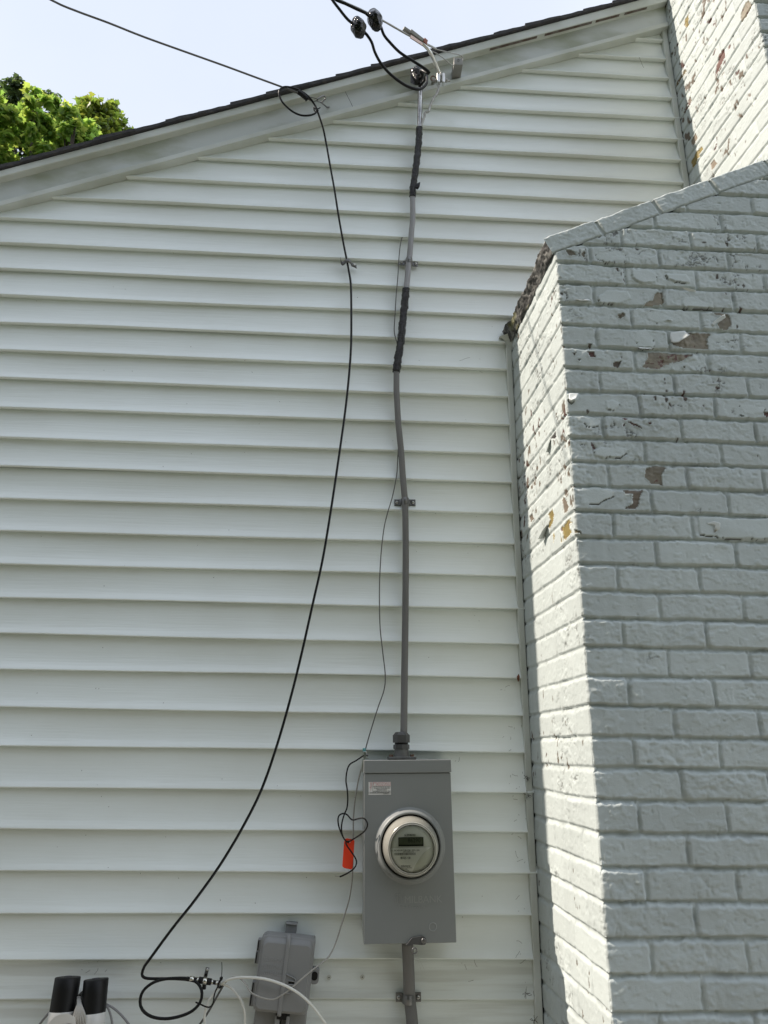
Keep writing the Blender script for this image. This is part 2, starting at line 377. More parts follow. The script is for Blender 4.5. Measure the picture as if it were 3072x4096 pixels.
# J channels beside the chimney
def channel(x0, z0, z1, name='corner_channel', w=.019):
    bm = MB()
    # front lip, side return with a slight gap to the brick
    n = 30; lean = .0
    prof = [(0,-.004),(0,-.020),(.0015,-.0225),(w-.002,-.0225),(w,-.0205),(w,.004)]
    b = 0
    for k in range(n+1):
        z = z0+(z1-z0)*k/n; w_ = .0008*math.sin(z*5)+.0005*math.sin(z*13)
        for (dx, y) in prof: bm.v.append((x0(z)+dx+w_, y, z))
    m = len(prof)
    bm.f += [(k*m+j,k*m+j+1,(k+1)*m+j+1,(k+1)*m+j) for k in range(n) for j in range(m-1)]
    bm.build(name, TRIM, house)
def xl_low(z): return .5225
def xl_up(z): return 1.2440+.0*(z-4)
channel(xl_low, .3, P(2030,1390,-.02).z)
channel(xl_up, 3.18, P(2641,88,-.02).z, w=.021)
# bent end flashing at the shoulder
a,b_,c,d_ = P(1998,1346,-.03),P(2048,1328,-.045),P(2062,1352,-.03),P(2018,1362,-.022)
e,f_ = P(2027,1398,-.022),P(2052,1398,-.022)
MB().add([a,b_,c,d_], [(0,1,2,3)]).add([d_+Vector((0,.0,0)),c,f_,e],[(0,1,2,3)]).add([a+Vector((0,.02,0)),b_+Vector((0,.02,0)),b_,a],[(0,1,2,3)]).build('end_flashing', TRIM, house)
# narrow dark caulk gap between channel and brick
MB().box(.5405,.5455,-.014,.004,.3,2.9).build('dark_joint', BLKM, house)

# ------------------------------------------------------------------ chimney
chim = empty('chimney', (1.6,0,0), label='painted brick chimney with peeling paint, sunlit on its left side', cat='chimney')
BPH = .0677; Z0R = 2.8299; DF = -.5022
PAINT = np.array([.438,.482,.470])
TAUPE = np.array([.225,.200,.150]); BROWN = np.array([.145,.118,.088]); REDB = np.array([.105,.052,.042]); OLIVE = np.array([.24,.185,.06]); DARK = np.array([.03,.028,.025])
def zA(l): return [(2500+x/2.9, 1100+y/2.9) for x,y in l]
def zB(l): return [(2100+x/1.707, 1400+y/1.707) for x,y in l]
def zC(l): return [(2100+x/1.707, 600+y/1.707) for x,y in l]
def zS(l): return [(1950+x/2.765, 1500+y/2.765) for x,y in l]
def zU(l): return [(2500+x/2.9, y/2.9) for x,y in l]
XF = .5612
def fr(l): return [(p.x-XF, p.z) for p in (P(a,b,DF) for a,b in l)]
def sdl(l): return [(p.y-DF, p.z) for p in (PS(a,b,.543,.5612) for a,b in l)]   # s negative? y>DF -> positive; flip below
def sdu(l): return [(p.y-DF, p.z) for p in (PS(a,b,1.268,1.304) for a,b in l)]
neg = lambda l: [(-a,b) for a,b in l]
pat_low = [
 (fr(zA([(215,355),(245,320),(320,290),(345,235),(370,195),(440,190),(455,300),(440,340),(350,350)])), TAUPE, 0),
 (fr(zA([(1010,430),(1085,425),(1190,450),(1225,520),(1235,580),(1195,630),(1100,620),(1075,570),(1145,480),(1060,460)])), TAUPE*.85, .2),
 (fr(zA([(540,800),(560,740),(690,665),(980,675),(985,700),(945,745),(965,860),(700,850)])), TAUPE, .1),
 (fr(zA([(265,890),(400,885),(545,900),(640,915),(740,920),(800,910),(780,940),(640,1000),(545,1020),(450,1050),(390,1090),(200,1070),(240,1000),(270,940)])), TAUPE*.95, .45),
 (fr(zB([(820,815),(860,795),(900,785),(965,795),(940,840),(935,870),(940,920),(860,915),(840,885),(820,870)])), TAUPE*.75, .1),
 (fr(zB([(670,955),(815,955),(780,1000),(775,1050),(755,1090),(680,1080),(735,1050),(735,985),(680,985)])), BROWN, .3),
 (fr(zB([(330,1225),(385,1240),(388,1255),(340,1250)])), OLIVE*.35, 0),
 (fr(zB([(665,462),(690,458),(702,478),(684,484)])), REDB, 0),
 (fr(zB([(700,492),(720,490),(790,525),(802,542),(780,534),(745,520)])), REDB, 0),
 (fr(zB([(840,498),(862,502),(855,514),(843,510)])), REDB, 0),(fr(zB([(665,508),(680,506),(678,524),(668,522)])), REDB, 0),
 (fr(zB([(1625,425),(1665,425),(1665,460),(1640,460)])), REDB, 0),(fr(zB([(1465,445),(1492,448),(1480,460)])), DARK, 0),
 (fr(zC([(272,680),(330,688),(352,722),(300,722),(285,700)])), TAUPE*.7, .2),
 (fr(zC([(382,706),(408,698),(406,730),(386,728)])), TAUPE*.7, 0),
 (fr(zC([(635,1128),(670,1108),(688,1128),(652,1152)])), TAUPE*.8, 0),
 (fr(zC([(428,1382),(470,1382),(482,1420),(440,1412)])), REDB, 0),(fr(zC([(598,1452),(655,1445),(640,1492),(606,1482)])), BROWN*.6, .3),
 (fr(zC([(318,1388),(345,1382),(338,1405)])), BROWN*.6, 0),(fr(zC([(358,1430),(374,1430),(370,1450)])), DARK, 0),
 (fr(zC([(436,1320),(462,1322),(455,1342),(440,1338)])), BROWN*.6, 0),(fr(zC([(1078,1475),(1095,1478),(1088,1498)])), BROWN*.5, 0),
 (neg(sdl(zS([(820,1350),(850,1345),(880,1400),(905,1470),(880,1520),(850,1530),(840,1450)]))), BROWN, .3),
 (neg(sdl(zS([(665,1540),(715,1475),(735,1540),(720,1640),(690,1700),(670,1680),(690,1600)]))), OLIVE*.8, .3),
 (neg(sdl(zS([(470,1560),(505,1520),(515,1590),(485,1640)]))), BROWN*.9, .4),
 (neg(sdl(zS([(815,1690),(930,1570),(942,1740),(840,1852),(815,1850)]))), OLIVE*.8, .7),
 (neg(sdl(zS([(725,1740),(745,1720),(750,1790),(735,1870)]))), OLIVE, .2),
 (neg(sdl(zS([(745,620),(766,610),(762,716),(690,702),(735,650)]))), DARK, 0),
 (neg(sdl(zS([(765,455),(776,452),(776,505),(768,510)]))), DARK, 0),
]
pat_up = [
 (neg(sdu(zU([(1400,30),(1440,0),(1472,60),(1400,200),(1350,262),(1340,170)]))), TAUPE*1.0, .2),
 (neg(sdu(zU([(698,220),(742,155),(745,230),(715,335),(686,290)]))), OLIVE, .2),
 (neg(sdu(zU([(1140,565),(1170,640),(1130,735),(1040,910),(1065,740),(1085,640)]))), REDB*1.2, .3),
 (neg(sdu(zU([(822,1535),(848,1600),(790,1705),(772,1640)]))), BROWN*1.3, .1),
 (neg(sdu(zU([(890,1695),(914,1720),(852,1830),(790,1945),(768,1880),(830,1760)]))), OLIVE, .2),
 (neg(sdu(zU([(1040,1845),(1072,1900),(1012,1985),(998,1900)]))), BROWN*1.4, .1),
 (neg(sdu(zU([(770,1075),(785,1120),(722,1285),(678,1275),(740,1150)]))), BROWN, .6),
 (neg(sdu(zU([(1210,500),(1225,540),(1205,575),(1195,545)]))), REDB, .1),
 (neg(sdu(zU([(1055,1590),(1075,1590),(1070,1630),(1056,1635)]))), REDB, .1),
 (neg(sdu(zU([(1030,1740),(1062,1650),(1055,1730),(1040,1750)]))), REDB, .2),
 (neg(sdu(zU([(1040,545),(1055,560),(1035,640),(1015,650)]))), REDB*.8, .6),
 (neg(sdu(zU([(700,800),(720,820),(650,940),(590,1030),(600,960)]))), OLIVE*.5, .6),
]
# raised, partly detached paint: (polygon, lift, edge direction: lower edge hangs free)
lift_low = [
 (fr(zA([(150,640),(230,632),(290,670),(330,740),(335,840),(160,840),(120,740),(130,680)])), .004),
 (fr(zA([(700,250),(800,265),(900,320),(1020,345),(1030,380),(900,382),(780,375),(700,380),(660,330)])), .005),
 (fr(zB([(470,680),(520,665),(580,665),(690,672),(700,700),(660,735),(540,735),(480,720)])), .004),
 (fr(zB([(390,945),(480,940),(600,950),(605,1000),(540,1030),(500,1060),(400,1050),(395,1000)])), .004),
 (fr(zB([(1185,1140),(1290,1135),(1420,1150),(1664,1150),(1664,1290),(1500,1290),(1330,1280),(1200,1262)])), .005),
 (fr(zC([(735,822),(840,815),(905,850),(895,900),(780,908),(728,870)])), .005),
 (fr(zC([(958,850),(1010,842),(1100,855),(1125,905),(1030,900),(975,880)])), .005),
 (fr(zC([(480,700),(640,690),(680,700),(680,750),(560,765),(500,750)])), .0035),
 (fr(zC([(830,1110),(900,1105),(990,1130),(1000,1172),(900,1178),(835,1150)])), .004),
 (fr(zB([(408,468),(470,462),(512,480),(500,528),(430,532),(402,500)])), .004),
 (fr(zB([(545,345),(600,340),(640,370),(610,410),(560,405)])), .004),
 (fr(zB([(1455,372),(1560,380),(1640,400),(1620,440),(1500,440)])), .0035),
 (fr(zC([(500,1000),(560,960),(700,960),(720,1010),(640,1050),(520,1045)])), .003),
 (fr(zB([(300,300),(360,300),(350,345),(320,362),(290,340)])), .006),
]
def brick_field(s, z, seed, pats, lifts, peel, zr0=Z0R, par=0):
    """s>0 front, s<0 left side; returns outward height and colour"""
    e1 = fbm(s*14, z*14, seed+1, 3)*.0032; e2 = fbm(s*11+9, z*17, seed+2, 3)*.0026
    zz = z + e2 - zr0
    row = np.floor(zz/BPH); fz = zz-row*BPH
    rp_ = (np.abs(row).astype(int)+par) % 2
    sa = np.abs(s) + e1
    front = s >= 0
    long_first = np.where(front, rp_ == 1, rp_ == 0)
    off = np.where(long_first, .1985, .0975)
    k = np.round((sa-off)/.2032); k = np.maximum(k, 0)
    jit = (h2(row*3+np.where(front,0,91), k, seed+5)-.5)*.007
    jc = off + k*.2032 + jit
    dh = np.abs(sa-jc)
    idn = k + (sa > jc)            # brick index along the row
    idn = np.where((~front) & (idn == 0), 0, np.where(front, idn, -idn))
    top = .0577 + (h2(row, idn, seed+8)-.5)*.002
    rough_e = fbm(s*70, z*70, seed+3, 3)*.0026
    ea = (dh-.0044)*.8; eb = np.minimum(fz-.0006, (top+.0005-fz)*.48)
    rc_ = .002+.0065*h2(row, idn, seed+7)**2
    e = np.minimum(np.minimum(ea, eb), rc_-np.hypot(np.maximum(rc_-ea,0), np.maximum(rc_-eb,0))) + rough_e*.9
    brick = ss(-.0032, .0028, e)
    hw_ = ss(-.0015,.0025, eb-ea)
    h = (brick-1)*(.0088-.0026*hw_)
    # sagging mortar: a little shallower at the lower edge of the joint
    h += (1-brick)*(.0016*fbm(s*30, z*40, seed+11, 3))
    bt = (h2(row, idn, seed+21)-.5)*.0040 + (h2(row, idn, seed+22)-.5)*.02*(fz-.03)
    h += brick*bt
    rgh = h2(row, idn, seed+31)
    h += brick*(.0003+.0011*rgh**2)*fbm(s*120, z*140, seed+41, 3) + brick*.0010*(fbm(s*48, z*75, seed+44, 3) > .28) + .0015*fbm(s*20, z*24, seed+42, 4)
    h += .0011*np.exp(-((e-.0012)/.0014)**2)*(fbm(s*35, z*35, seed+43, 2) > -.1)
    pits = vn(s*95, z*95, seed+51); h -= .0016*ss(.90,.96,pits)
    h = np.where(s < -.004, h*.46, h)
    # drips, worms of paint
    wv = np.abs(fbm(s*38, z*30, seed+61, 2)); wm = ss(.25,.45, fbm(s*5, z*5, seed+62, 2)); h += .0012*wm*(1-ss(.0,.09,wv))
    col = np.ones(s.shape+(3,))*PAINT
    col *= (1+.09*fbm(s*3, z*3, seed+71, 4)+.10*(h2(row,idn,seed+72)-.5)*brick+.10*np.minimum(0, fbm(s*34, z*2.2, seed+73, 4)))[...,None]
    dirt = ss(.1,.5, fbm(s*16, z*30, seed+74, 4))*(1-brick); col *= (1-.22*dirt)[...,None]
    # cracks in the upper, weathered part
    cs = .024
    wx = s + .006*fbm(s*40, z*40, seed+81, 3); wz = z + .006*fbm(s*40+5, z*40, seed+82, 3)
    gx = wx/cs; gz = wz/(cs*.8); ix = np.floor(gx); iz = np.floor(gz)
    f1 = np.full(s.shape, 9.); f2 = np.full(s.shape, 9.)
    for a in (-1,0,1):
        for b in (-1,0,1):
            cx = ix+a+h2(ix+a, iz+b, seed+83); cz = iz+b+h2(ix+a, iz+b, seed+84)
            d = np.hypot(gx-cx, gz-cz); f2 = np.minimum(f2, np.maximum(f1, d)); f1 = np.minimum(f1, d)
    msk = ss(.05,.3, fbm(s*6, z*7, seed+85, 3) + peel)
    rd = np.minimum(np.abs(fbm(s*17+4, z*21, seed+87, 5)), np.abs(fbm(s*26, z*19+8, seed+88, 5))*1.3)
    gate = ss(.0,.25, fbm(s*24, z*24, seed+89, 2))
    crack = (1-ss(.014,.045, rd))*msk*gate*brick
    side_up = 1-ss(.0,.2, f2-f1)
    h += msk*brick*.0016*(fbm(s*38, z*45, seed+86, 3) > .1)
    h -= crack*.0022
    c1 = crack[...,None]*.75; col = col*(1-c1)+DARK*2.0*c1
    # small chips
    ch = fbm(s*62, z*36, seed+91, 3) + .62*fbm(s*6, z*6, seed+92, 3) + np.where(s > 0, peel*.5-.10, peel+.02)
    chip = ss(.70,.76, ch)*(1 if True else 0)
    h -= chip*.0012
    cc = np.where((fbm(s*9, z*9, seed+93, 2) > -.42)[...,None], BROWN*np.where(s < 0, .8, .5)[...,None], REDB*.7); col = col*(1-chip[...,None])+cc*chip[...,None]
    px = s + .0024*fbm(s*120, z*120, seed+95, 3); pz = z + .0024*fbm(s*120+7, z*120, seed+96, 3)
    lx = s + .0055*fbm(s*42, z*42, seed+101, 4); lz = z + .0050*fbm(s*48+7, z*48, seed+102, 4); lg = fbm(s*30, z*30, seed+103, 2) > -.12
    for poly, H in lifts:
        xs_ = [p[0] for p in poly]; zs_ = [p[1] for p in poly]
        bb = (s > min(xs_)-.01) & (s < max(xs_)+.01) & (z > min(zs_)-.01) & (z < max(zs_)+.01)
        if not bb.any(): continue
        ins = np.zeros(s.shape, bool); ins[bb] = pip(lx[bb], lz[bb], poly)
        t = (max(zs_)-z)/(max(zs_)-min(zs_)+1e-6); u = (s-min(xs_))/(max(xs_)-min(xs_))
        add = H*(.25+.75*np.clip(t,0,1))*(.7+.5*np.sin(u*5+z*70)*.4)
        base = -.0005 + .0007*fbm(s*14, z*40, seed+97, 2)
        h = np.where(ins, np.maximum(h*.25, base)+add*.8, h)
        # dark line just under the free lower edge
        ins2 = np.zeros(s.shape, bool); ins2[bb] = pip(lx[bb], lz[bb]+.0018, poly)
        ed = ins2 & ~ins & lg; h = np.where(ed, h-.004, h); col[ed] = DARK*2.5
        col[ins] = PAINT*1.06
    for poly, c, mott in pats:
        xs_ = [p[0] for p in poly]; zs_ = [p[1] for p in poly]
        bb = (s > min(xs_)-.01) & (s < max(xs_)+.01) & (z > min(zs_)-.01) & (z < max(zs_)+.01)
        if not bb.any(): continue
        ins = np.zeros(s.shape, bool); ins[bb] = pip(px[bb], pz[bb], poly)
        if mott > .5: ins &= fbm(s*75, z*45, seed+98, 3) > -.25
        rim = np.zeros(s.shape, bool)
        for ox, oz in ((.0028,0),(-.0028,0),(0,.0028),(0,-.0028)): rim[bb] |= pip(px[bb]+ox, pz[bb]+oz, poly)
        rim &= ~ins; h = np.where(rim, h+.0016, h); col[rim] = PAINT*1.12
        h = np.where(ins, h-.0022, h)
        n1 = fbm(s*50, z*50, seed+99, 4)[...,None]
        cc = c*(1+.35*n1); rm = ((fbm(s*70, z*70, seed+100, 3) > .60-mott*.5) & ins)
        cc = np.where((rm & (mott > 0))[...,None], REDB*1.1, cc)
        col = np.where(ins[...,None], cc, col)
    return h, np.clip(col, .01, .9)
PB = mat('painted_brick', (.5,.5,.5), rough=.62, bump=.5, bscale=420, bdist=.0012, attr='Col', spec=.35)
def stack_sheet(name, xa, xb, s_cols, z_rows, ztop, zbot, seed, pats, lifts, peelf, par=0):
    s, z = np.meshgrid(s_cols, z_rows)
    z = np.minimum(np.maximum(z, zbot(s)), ztop(s))
    h, col = brick_field(s, z, seed, pats, lifts, peelf(s, z), par=par)
    r = .004
    th = np.clip(s/r, -1, 1)*math.pi/4 + math.pi/4       # 0 side normal (-x) .. pi/2 front normal (-y)
    nx, ny = -np.cos(th), -np.sin(th)
    kk = (xb-xa)/(-.5022+.02)
    yb = np.where(s < 0, DF - np.minimum(s+0, 0), DF)                 # going back along the side
    xb_ = np.where(s < 0, xa+kk*(yb+.02), xb+np.maximum(s, 0))
    cr = r*(1-np.minimum(1, np.abs(s)/r))*.45
    X = xb_ + cr + nx*h; Y = yb + cr + ny*h
    return grid_mesh(name, X, Y, z, PB, chim, col)
ZTM = lambda x: 2.593+.472*np.minimum(x, 3.2-x)
def ztop_low(s): return np.where(s < 0, 2.866, np.where(s+XF < 1.304, ZTM(XF+s), np.where(s+XF > 1.896, ZTM(XF+s), ZTM(1.304))))
cols = np.concatenate([np.linspace(-.505,-.006,165), np.linspace(-.0045,.0045,7), np.linspace(.007,.765,290), np.linspace(.775,2.078,90)])
rows = np.concatenate([np.linspace(0,.77,40), np.arange(.775, 3.225, .0027)])
stack_sheet('lower_stack', .543, XF, cols, rows, ztop_low, lambda s: s*0, 11, pat_low, lift_low,
    lambda s, z: np.where(s > 0, .22*ss(1.95,2.25,z)+.46*ss(2.15,2.4,z)*(1-ss(.30,.75,s)) - .52, .32*ss(1.95,2.15,z)*(1-ss(2.75,2.95,z))-.12), par=0)
cols = np.concatenate([np.linspace(-.5,-.006,150), np.linspace(-.0045,.0045,7), np.linspace(.007,.592,120)])
rows = np.concatenate([np.arange(3.10, 5.0, .003), np.linspace(5.02,6.1,40)])
stack_sheet('upper_stack', 1.268, 1.304, cols, rows, lambda s: s*0+6.1, lambda s: np.where(s < 0, 3.10, 3.2125), 23, pat_up, [],
    lambda s, z: np.where(s > 0, -.1, .34*ss(3.5,3.8,z)*(.4+.6*np.exp(-((s+.27)/.13)**2))-.02+.1*np.exp(-((s+.45)/.04)**2)), par=0)
# hidden sides and crown of the chimney
MB().add([(2.64,DF,0),(2.64,0,0),(2.64,0,2.84),(2.64,DF,2.84)], [(0,1,2,3)]).add([(1.896,DF,3.1),(1.932,0,3.1),(1.932,0,6.1),(1.896,DF,6.1)], [(0,1,2,3)]).build('right_faces', mat('plain_painted_brick', tuple(PAINT), rough=.65, bump=.5, bscale=30, bdist=.006), chim)
MB().box(1.22,1.96,DF-.05,.2,6.1,6.2).box(1.45,1.75,-.4,-.1,6.2,6.42).build('crown', mat('mortar_crown', (.3,.29,.27), rough=.9, bump=.6, bscale=30), chim)
MB().box(1.268,1.93,-.004,.35,3.1,6.1).build('stack_back', bpy.data.materials['plain_painted_brick'], chim)
# sloping cap course of bricks on the shoulder
def shoulder(mirror):
    L_ = .80; vis = not mirror
    nt_, nw = (300, 26) if vis else (60, 8)
    sl_ = math.atan(.472); d = Vector((math.cos(sl_),0,math.sin(sl_))); nn = Vector((-math.sin(sl_),0,math.cos(sl_)))
    H = .064*math.cos(sl_)
    o0 = Vector((XF-.004, DF, 2.595+.472*(XF-.004)))
    t = np.linspace(-.004, .835, nt_); 
    # w: 0..H on the front, then H.. over the top back to the wall
    w = np.concatenate([np.linspace(0,H,nw), H+np.concatenate([[.002,.004,.008],np.linspace(.02,.505,14 if vis else 4)])])
    T, Wd = np.meshgrid(t, w)
    k = np.round((T-.165)/.203); jc = .165+k*.203+(h2(k,k*0,77)-.5)*.01
    e = np.minimum(np.abs(T-jc)-.0055, np.where(Wd < H, Wd-.002, 1)) + fbm(T*80, Wd*80, 5, 3)*.0015
    b = ss(-.003,.003,e); h = (b-1)*.0065 + (.0022*fbm(T*26,Wd*36,6,4)+.0016*fbm(T*110,Wd*120,7,3))*b + b*(h2(k+(T>jc),k*0,9)-.5)*.003
    fr_ = Wd <= H
    ed = np.where(fr_, ss(H-.005,H,Wd), 1-ss(H,H+.006,Wd))
    wob = .0040*fbm(T*26, T*0, 8, 4)
    dep = np.where(fr_, 0, Wd-H)
    up = np.minimum(Wd, H) + np.where(fr_, 0, h) + wob*ss(H*.6,H,Wd) - ed*.002
    y = DF + dep - np.where(fr_, h, 0) + ed*.002
    X = o0.x + d.x*T + nn.x*up; Z = o0.z + d.z*T + nn.z*up
    # vertical left end
    col = np.ones(T.shape+(3,))*PAINT*(1+.04*fbm(T*6,Wd*6,3,2))[...,None]
    topm = ss(H+.01,H+.05,Wd)[...,None]; col = col*(1-topm)+np.array([.20,.19,.17])*topm
    X = np.where(Wd > H+.003, np.maximum(X, .5395), X)
    if mirror: X = 3.2-X
    X0 = 1.306 if not mirror else 1.894
    X = np.minimum(X, 1.306) if not mirror else np.maximum(X, 1.894)
    o = grid_mesh('shoulder_course', X, y, Z, PB, chim, col, flip=mirror)
    # weathered end face of the course (broken mortar and bare brick ends)
    v = np.linspace(0,1,22); yy = np.linspace(DF+.003, -.012, 230 if vis else 20)
    V, Yg = np.meshgrid(v, yy)
    seg = np.floor((Yg-DF)/.085); ph_ = h2(seg, seg*0, 3)
    rag = .006*fbm(Yg*22, V*2.2, 31, 4) + .004*fbm(Yg*70, V*7, 32, 3) + .010*(ph_-.5)
    bulge = .001*np.sin(V*math.pi)**.6
    zz = 2.858 + V*(.055) + (.006*fbm(Yg*22, V*0+2, 33, 3)+.008*(ph_-.5))*ss(.3,1,V) - .006*fbm(Yg*30, V*0, 34, 3)*(1-ss(0,.3,V))
    XX = .538+.020*(-(Yg)/.5) - .022*V - bulge - rag*np.sin(V*math.pi)**.3 + .012*ss(.85,1,V)
    n5 = fbm(Yg*60, V*5, 41, 4)
    c0 = np.where((n5 > .1)[...,None], np.array([.13,.128,.118]), np.array([.04,.039,.036]))
    moss = (ss(.1,.3, fbm(Yg*9+3, V*1.5, 44, 2))*(Yg > -.25))[...,None]*.6; c0 = c0*(1-moss)+np.array([.11,.11,.03])*moss
    if mirror: XX = 3.2-XX
    o2 = grid_mesh('weathered_course_end', XX, Yg, zz, PB, chim, c0*(1+.3*n5[...,None]), flip=not mirror)
    if vis: o2['label'] = 'dark crumbling unpainted mortar end below the sloping course'
shoulder(False); shoulder(True)
# curling flakes of paint standing off the front face
FLK = mat('paint_flake', (.60,.63,.61), rough=.5)
def flake(poly, lift, ang, Y=DF):
    pts = [P(a,b,Y) for a,b in poly]; c = sum(pts, Vector())/len(pts)
    dirv = Vector((math.cos(R(ang)),0,math.sin(R(ang)))); lo = min((p-c).dot(dirv) for p in pts); hi = max((p-c).dot(dirv) for p in pts)
    bm = MB(); rings = 4; n = len(pts); vs = []
    for q in range(1, rings+1):
        for p in pts:
            v = c+(p-c)*(q/rings); t = ((v-c).dot(dirv)-lo)/(hi-lo)
            vs.append(v+Vector((0,-.0015-lift*t**1.8,0)) + dirv*(-lift*.35*t*t))
    cc = c+Vector((0,-.0015-lift*(.5**1.8),0)); vs.append(cc); ci = len(vs)-1
    fs = [(ci, j, (j+1)%n) for j in range(n)] + [(q*n+j, q*n+(j+1)%n, (q+1)*n+(j+1)%n, (q+1)*n+j) for q in range(rings-1) for j in range(n)]
    o = bm.add(vs, fs).build('paint_flake', FLK, chim, smooth=True); so_ = o.modifiers.new('th','SOLIDIFY'); so_.thickness = .0006
flake(zA([(525,668),(600,664),(690,672),(700,700),(740,742),(700,768),(655,780),(620,803),(570,800),(535,785),(520,730)]), .016, -30)
flake(zA([(1140,478),(1156,515),(1110,545),(1060,560),(1030,590),(1000,585),(1005,560),(1060,520)]), .012, 30)
flake(zA([(150,838),(240,846),(330,842),(300,862),(240,872),(180,888),(160,870)]), .010, -90)
flake(zB([(300,298),(362,300),(352,330),(345,350),(312,362),(298,340)]), .010, -60)
flake(zB([(1236,1180),(1290,1172),(1330,1190),(1326,1230),(1290,1250),(1310,1205),(1250,1190)]), .008, 0)
flake(zC([(340,1020),(380,1030),(430,1020),(445,1035),(400,1042),(370,1040)]), .006, -90)
flake(zC([(960,1165),(1000,1160),(1005,1172),(970,1174)]), .006, -90)
flake(zC([(1055,945),(1110,968),(1165,972),(1160,960),(1100,950)]), .008, 90)
def side_flake(px, py, w, h, lift):
    c = PS(px,py,.543,.5612)
    vs = [c+Vector((0,0,0)), c+Vector((-.001,w*.5,-h)), c+Vector((-lift,w*.2,-h*1.2)), c+Vector((-lift*.7,-w*.4,-h*.6)), c+Vector((-.001,-w*.5,0))]
    MB().add(vs, [(0,1,2,3,4)]).build('paint_flake', FLK, chim)
side_flake(2183,2105,.05,.03,.022); side_flake(2200,1760,.03,.03,.012)

for o_ in chim.children:
    o_.matrix_parent_inverse = Matrix.Translation(-Vector(chim.location))

# ------------------------------------------------------------------ meter socket
BX, BZ, BA = .1787, 1.261, R(-1.2)
mbox = empty('meter_socket', (BX,0,BZ), (0,BA,0), label='tall grey steel meter enclosure holding the round electric meter', cat='meter box')
hw, hh, YF = .1172, .2195, -.130
MB().box(-hw+.002, hw-.002, -.122, -.004, -hh+.003, hh-.004).build('enclosure', STEEL, mbox, bevel=.002)
# cover with turned-in edges (front skin)
MB().box(-hw, hw, YF, -.1225, -hh, hh-.034).build('cover', STEEL, mbox, bevel=.0016)
MB().box(-hw-.0015, hw+.0015, YF-.004, -.02, hh-.033, hh).build('top_hood', STEEL, mbox, bevel=.0018)
MB().box(-hw-.0012, -hw-.0002, -.126, -.02, -hh+.002, hh-.04).build('side_rail', STEEL2, mbox)
cx, cz = .003, .0075
hub = MB().lathe([(.094,YF+.0005),(.089,YF-.002),(.0865,YF-.008),(.0855,YF-.015),(.0835,YF-.0195),(.080,YF-.0215),(.0775,YF-.020),(.0765,YF-.014),(.0765,YF+.004)], (cx,0,cz), 96)
hub.build('meter_hub', STEEL, mbox, smooth=True)
MB().lathe([(.0764,YF-.009),(.0735,YF-.007),(.060,YF-.006),(.001,YF-.006)], (cx,0,cz), 96).build('hub_recess', BLKM, mbox, smooth=True)
for k, (a, r_) in enumerate([(0,.010),(.0, .0085)]): pass
MB().lathe([(.0105,YF-.0002),(.0100,YF-.0011),(.0088,YF-.0011),(.0083,YF-.0002)], (.058,0,-.183), 32).build('knockout', STEEL2, mbox, smooth=True)
# embossed maker's lettering and mark
text_obj('embossed_lettering', 'MILBANK', .0235, (-.0145,YF+.0001,-.1275), EMB, mbox, extrude=.0006)
text_obj('embossed_lettering', 'TYPE 3R ENCLOSURE', .0088, (-.029,YF+.0001,-.1385), EMB, mbox, extrude=.0005, sx=.82)
mk = MB()
for x0 in (-.0365,-.0265):
    for dx in (0,.0045):
        mk.tube(smooth_path([(x0+dx,YF-.0004,-.127),(x0+dx,YF-.0004,-.110),(x0+dx+.003,YF-.0004,-.1055+.0012*0),(x0+dx+.005,YF-.0004,-.110),(x0+dx+.005,YF-.0004,-.127)],.004), .0006, 5)
mk.build('embossed_mark', EMB, mbox)
# danger sticker
st0 = (-.1055, .162-.0)   # left, top in local
sx0, sx1, sz1, sz0 = -.1068, -.0485, .1945-.0, .1595
sx0, sx1, sz1, sz0 = -.1055, -.0455, .1640, .1320
stk = MB().box(sx0, sx1, YF-.0006, YF+.001, sz0, sz1).build('danger_sticker', STICK, mbox)
MB().box(sx0+.0118, sx1-.0004, YF-.0010, YF-.0005, sz1-.0098, sz1-.0004).build('red_band', PINK, stk)
MB().add([(sx0+.0125,YF-.0014,sz1-.0090),(sx0+.0178,YF-.0014,sz1-.0010),(sx0+.0205,YF-.0014,sz1-.0090)],[(0,1,2)]).build('warning_triangle', STICK, stk)
text_obj('printed_text','DANGER',.0112,(sx0+.0208,YF-.0012,sz1-.0089),STICK,stk,extrude=.0001,sx=.84,offset=.0001)
bz = [(sx0+.0045,sz1-.001),(sx0+.0085,sz1-.001),(sx0+.0055,sz1-.011),(sx0+.0085,sz1-.011),(sx0+.0045,sz1-.025),(sx0+.0055,sz1-.015),(sx0+.002,sz1-.013)]
MB().add([(x,YF-.0011,z) for x,z in bz],[(0,1,3,2),(2,3,5,6),(3,4,5)]).build('lightning_bolt', PINK, stk)
MB().box(sx0+.0110,sx0+.0114,YF-.0009,YF-.0005,sz0+.0065,sz1).box(sx0,sx1,YF-.0009,YF-.0005,sz0+.0062,sz0+.0066).box(sx0,sx1,YF-.0009,YF-.0005,sz0+.0033,sz0+.0037).build('sticker_rules', INK, stk)
for i,(tx,szz) in enumerate([('HAZARD OF ELECTRICAL SHOCK',.0036),('OR BURN IF COVER REMOVED',.0036),('SERVICE BY UTILITY',.0036),('AUTHORIZED PERSONNEL ONLY',.0036)]):
    text_obj('printed_text',tx,szz*1.08,((sx0+.0115+sx1)/2,YF-.0008,sz1-.0133-i*.0037),INK,stk,extrude=.0001,align='CENTER',sx=.80)
text_obj('printed_text','DO NOT PAINT OVER OR REMOVE THIS LABEL',.0030,((sx0+sx1)/2,YF-.0008,sz0+.0040),INK,stk,extrude=.0001,align='CENTER',sx=.82)
text_obj('printed_text','K3392 REV 1',.0026,(sx1-.006,YF-.0008,sz0+.0010),INK,stk,extrude=.0001,align='RIGHT')
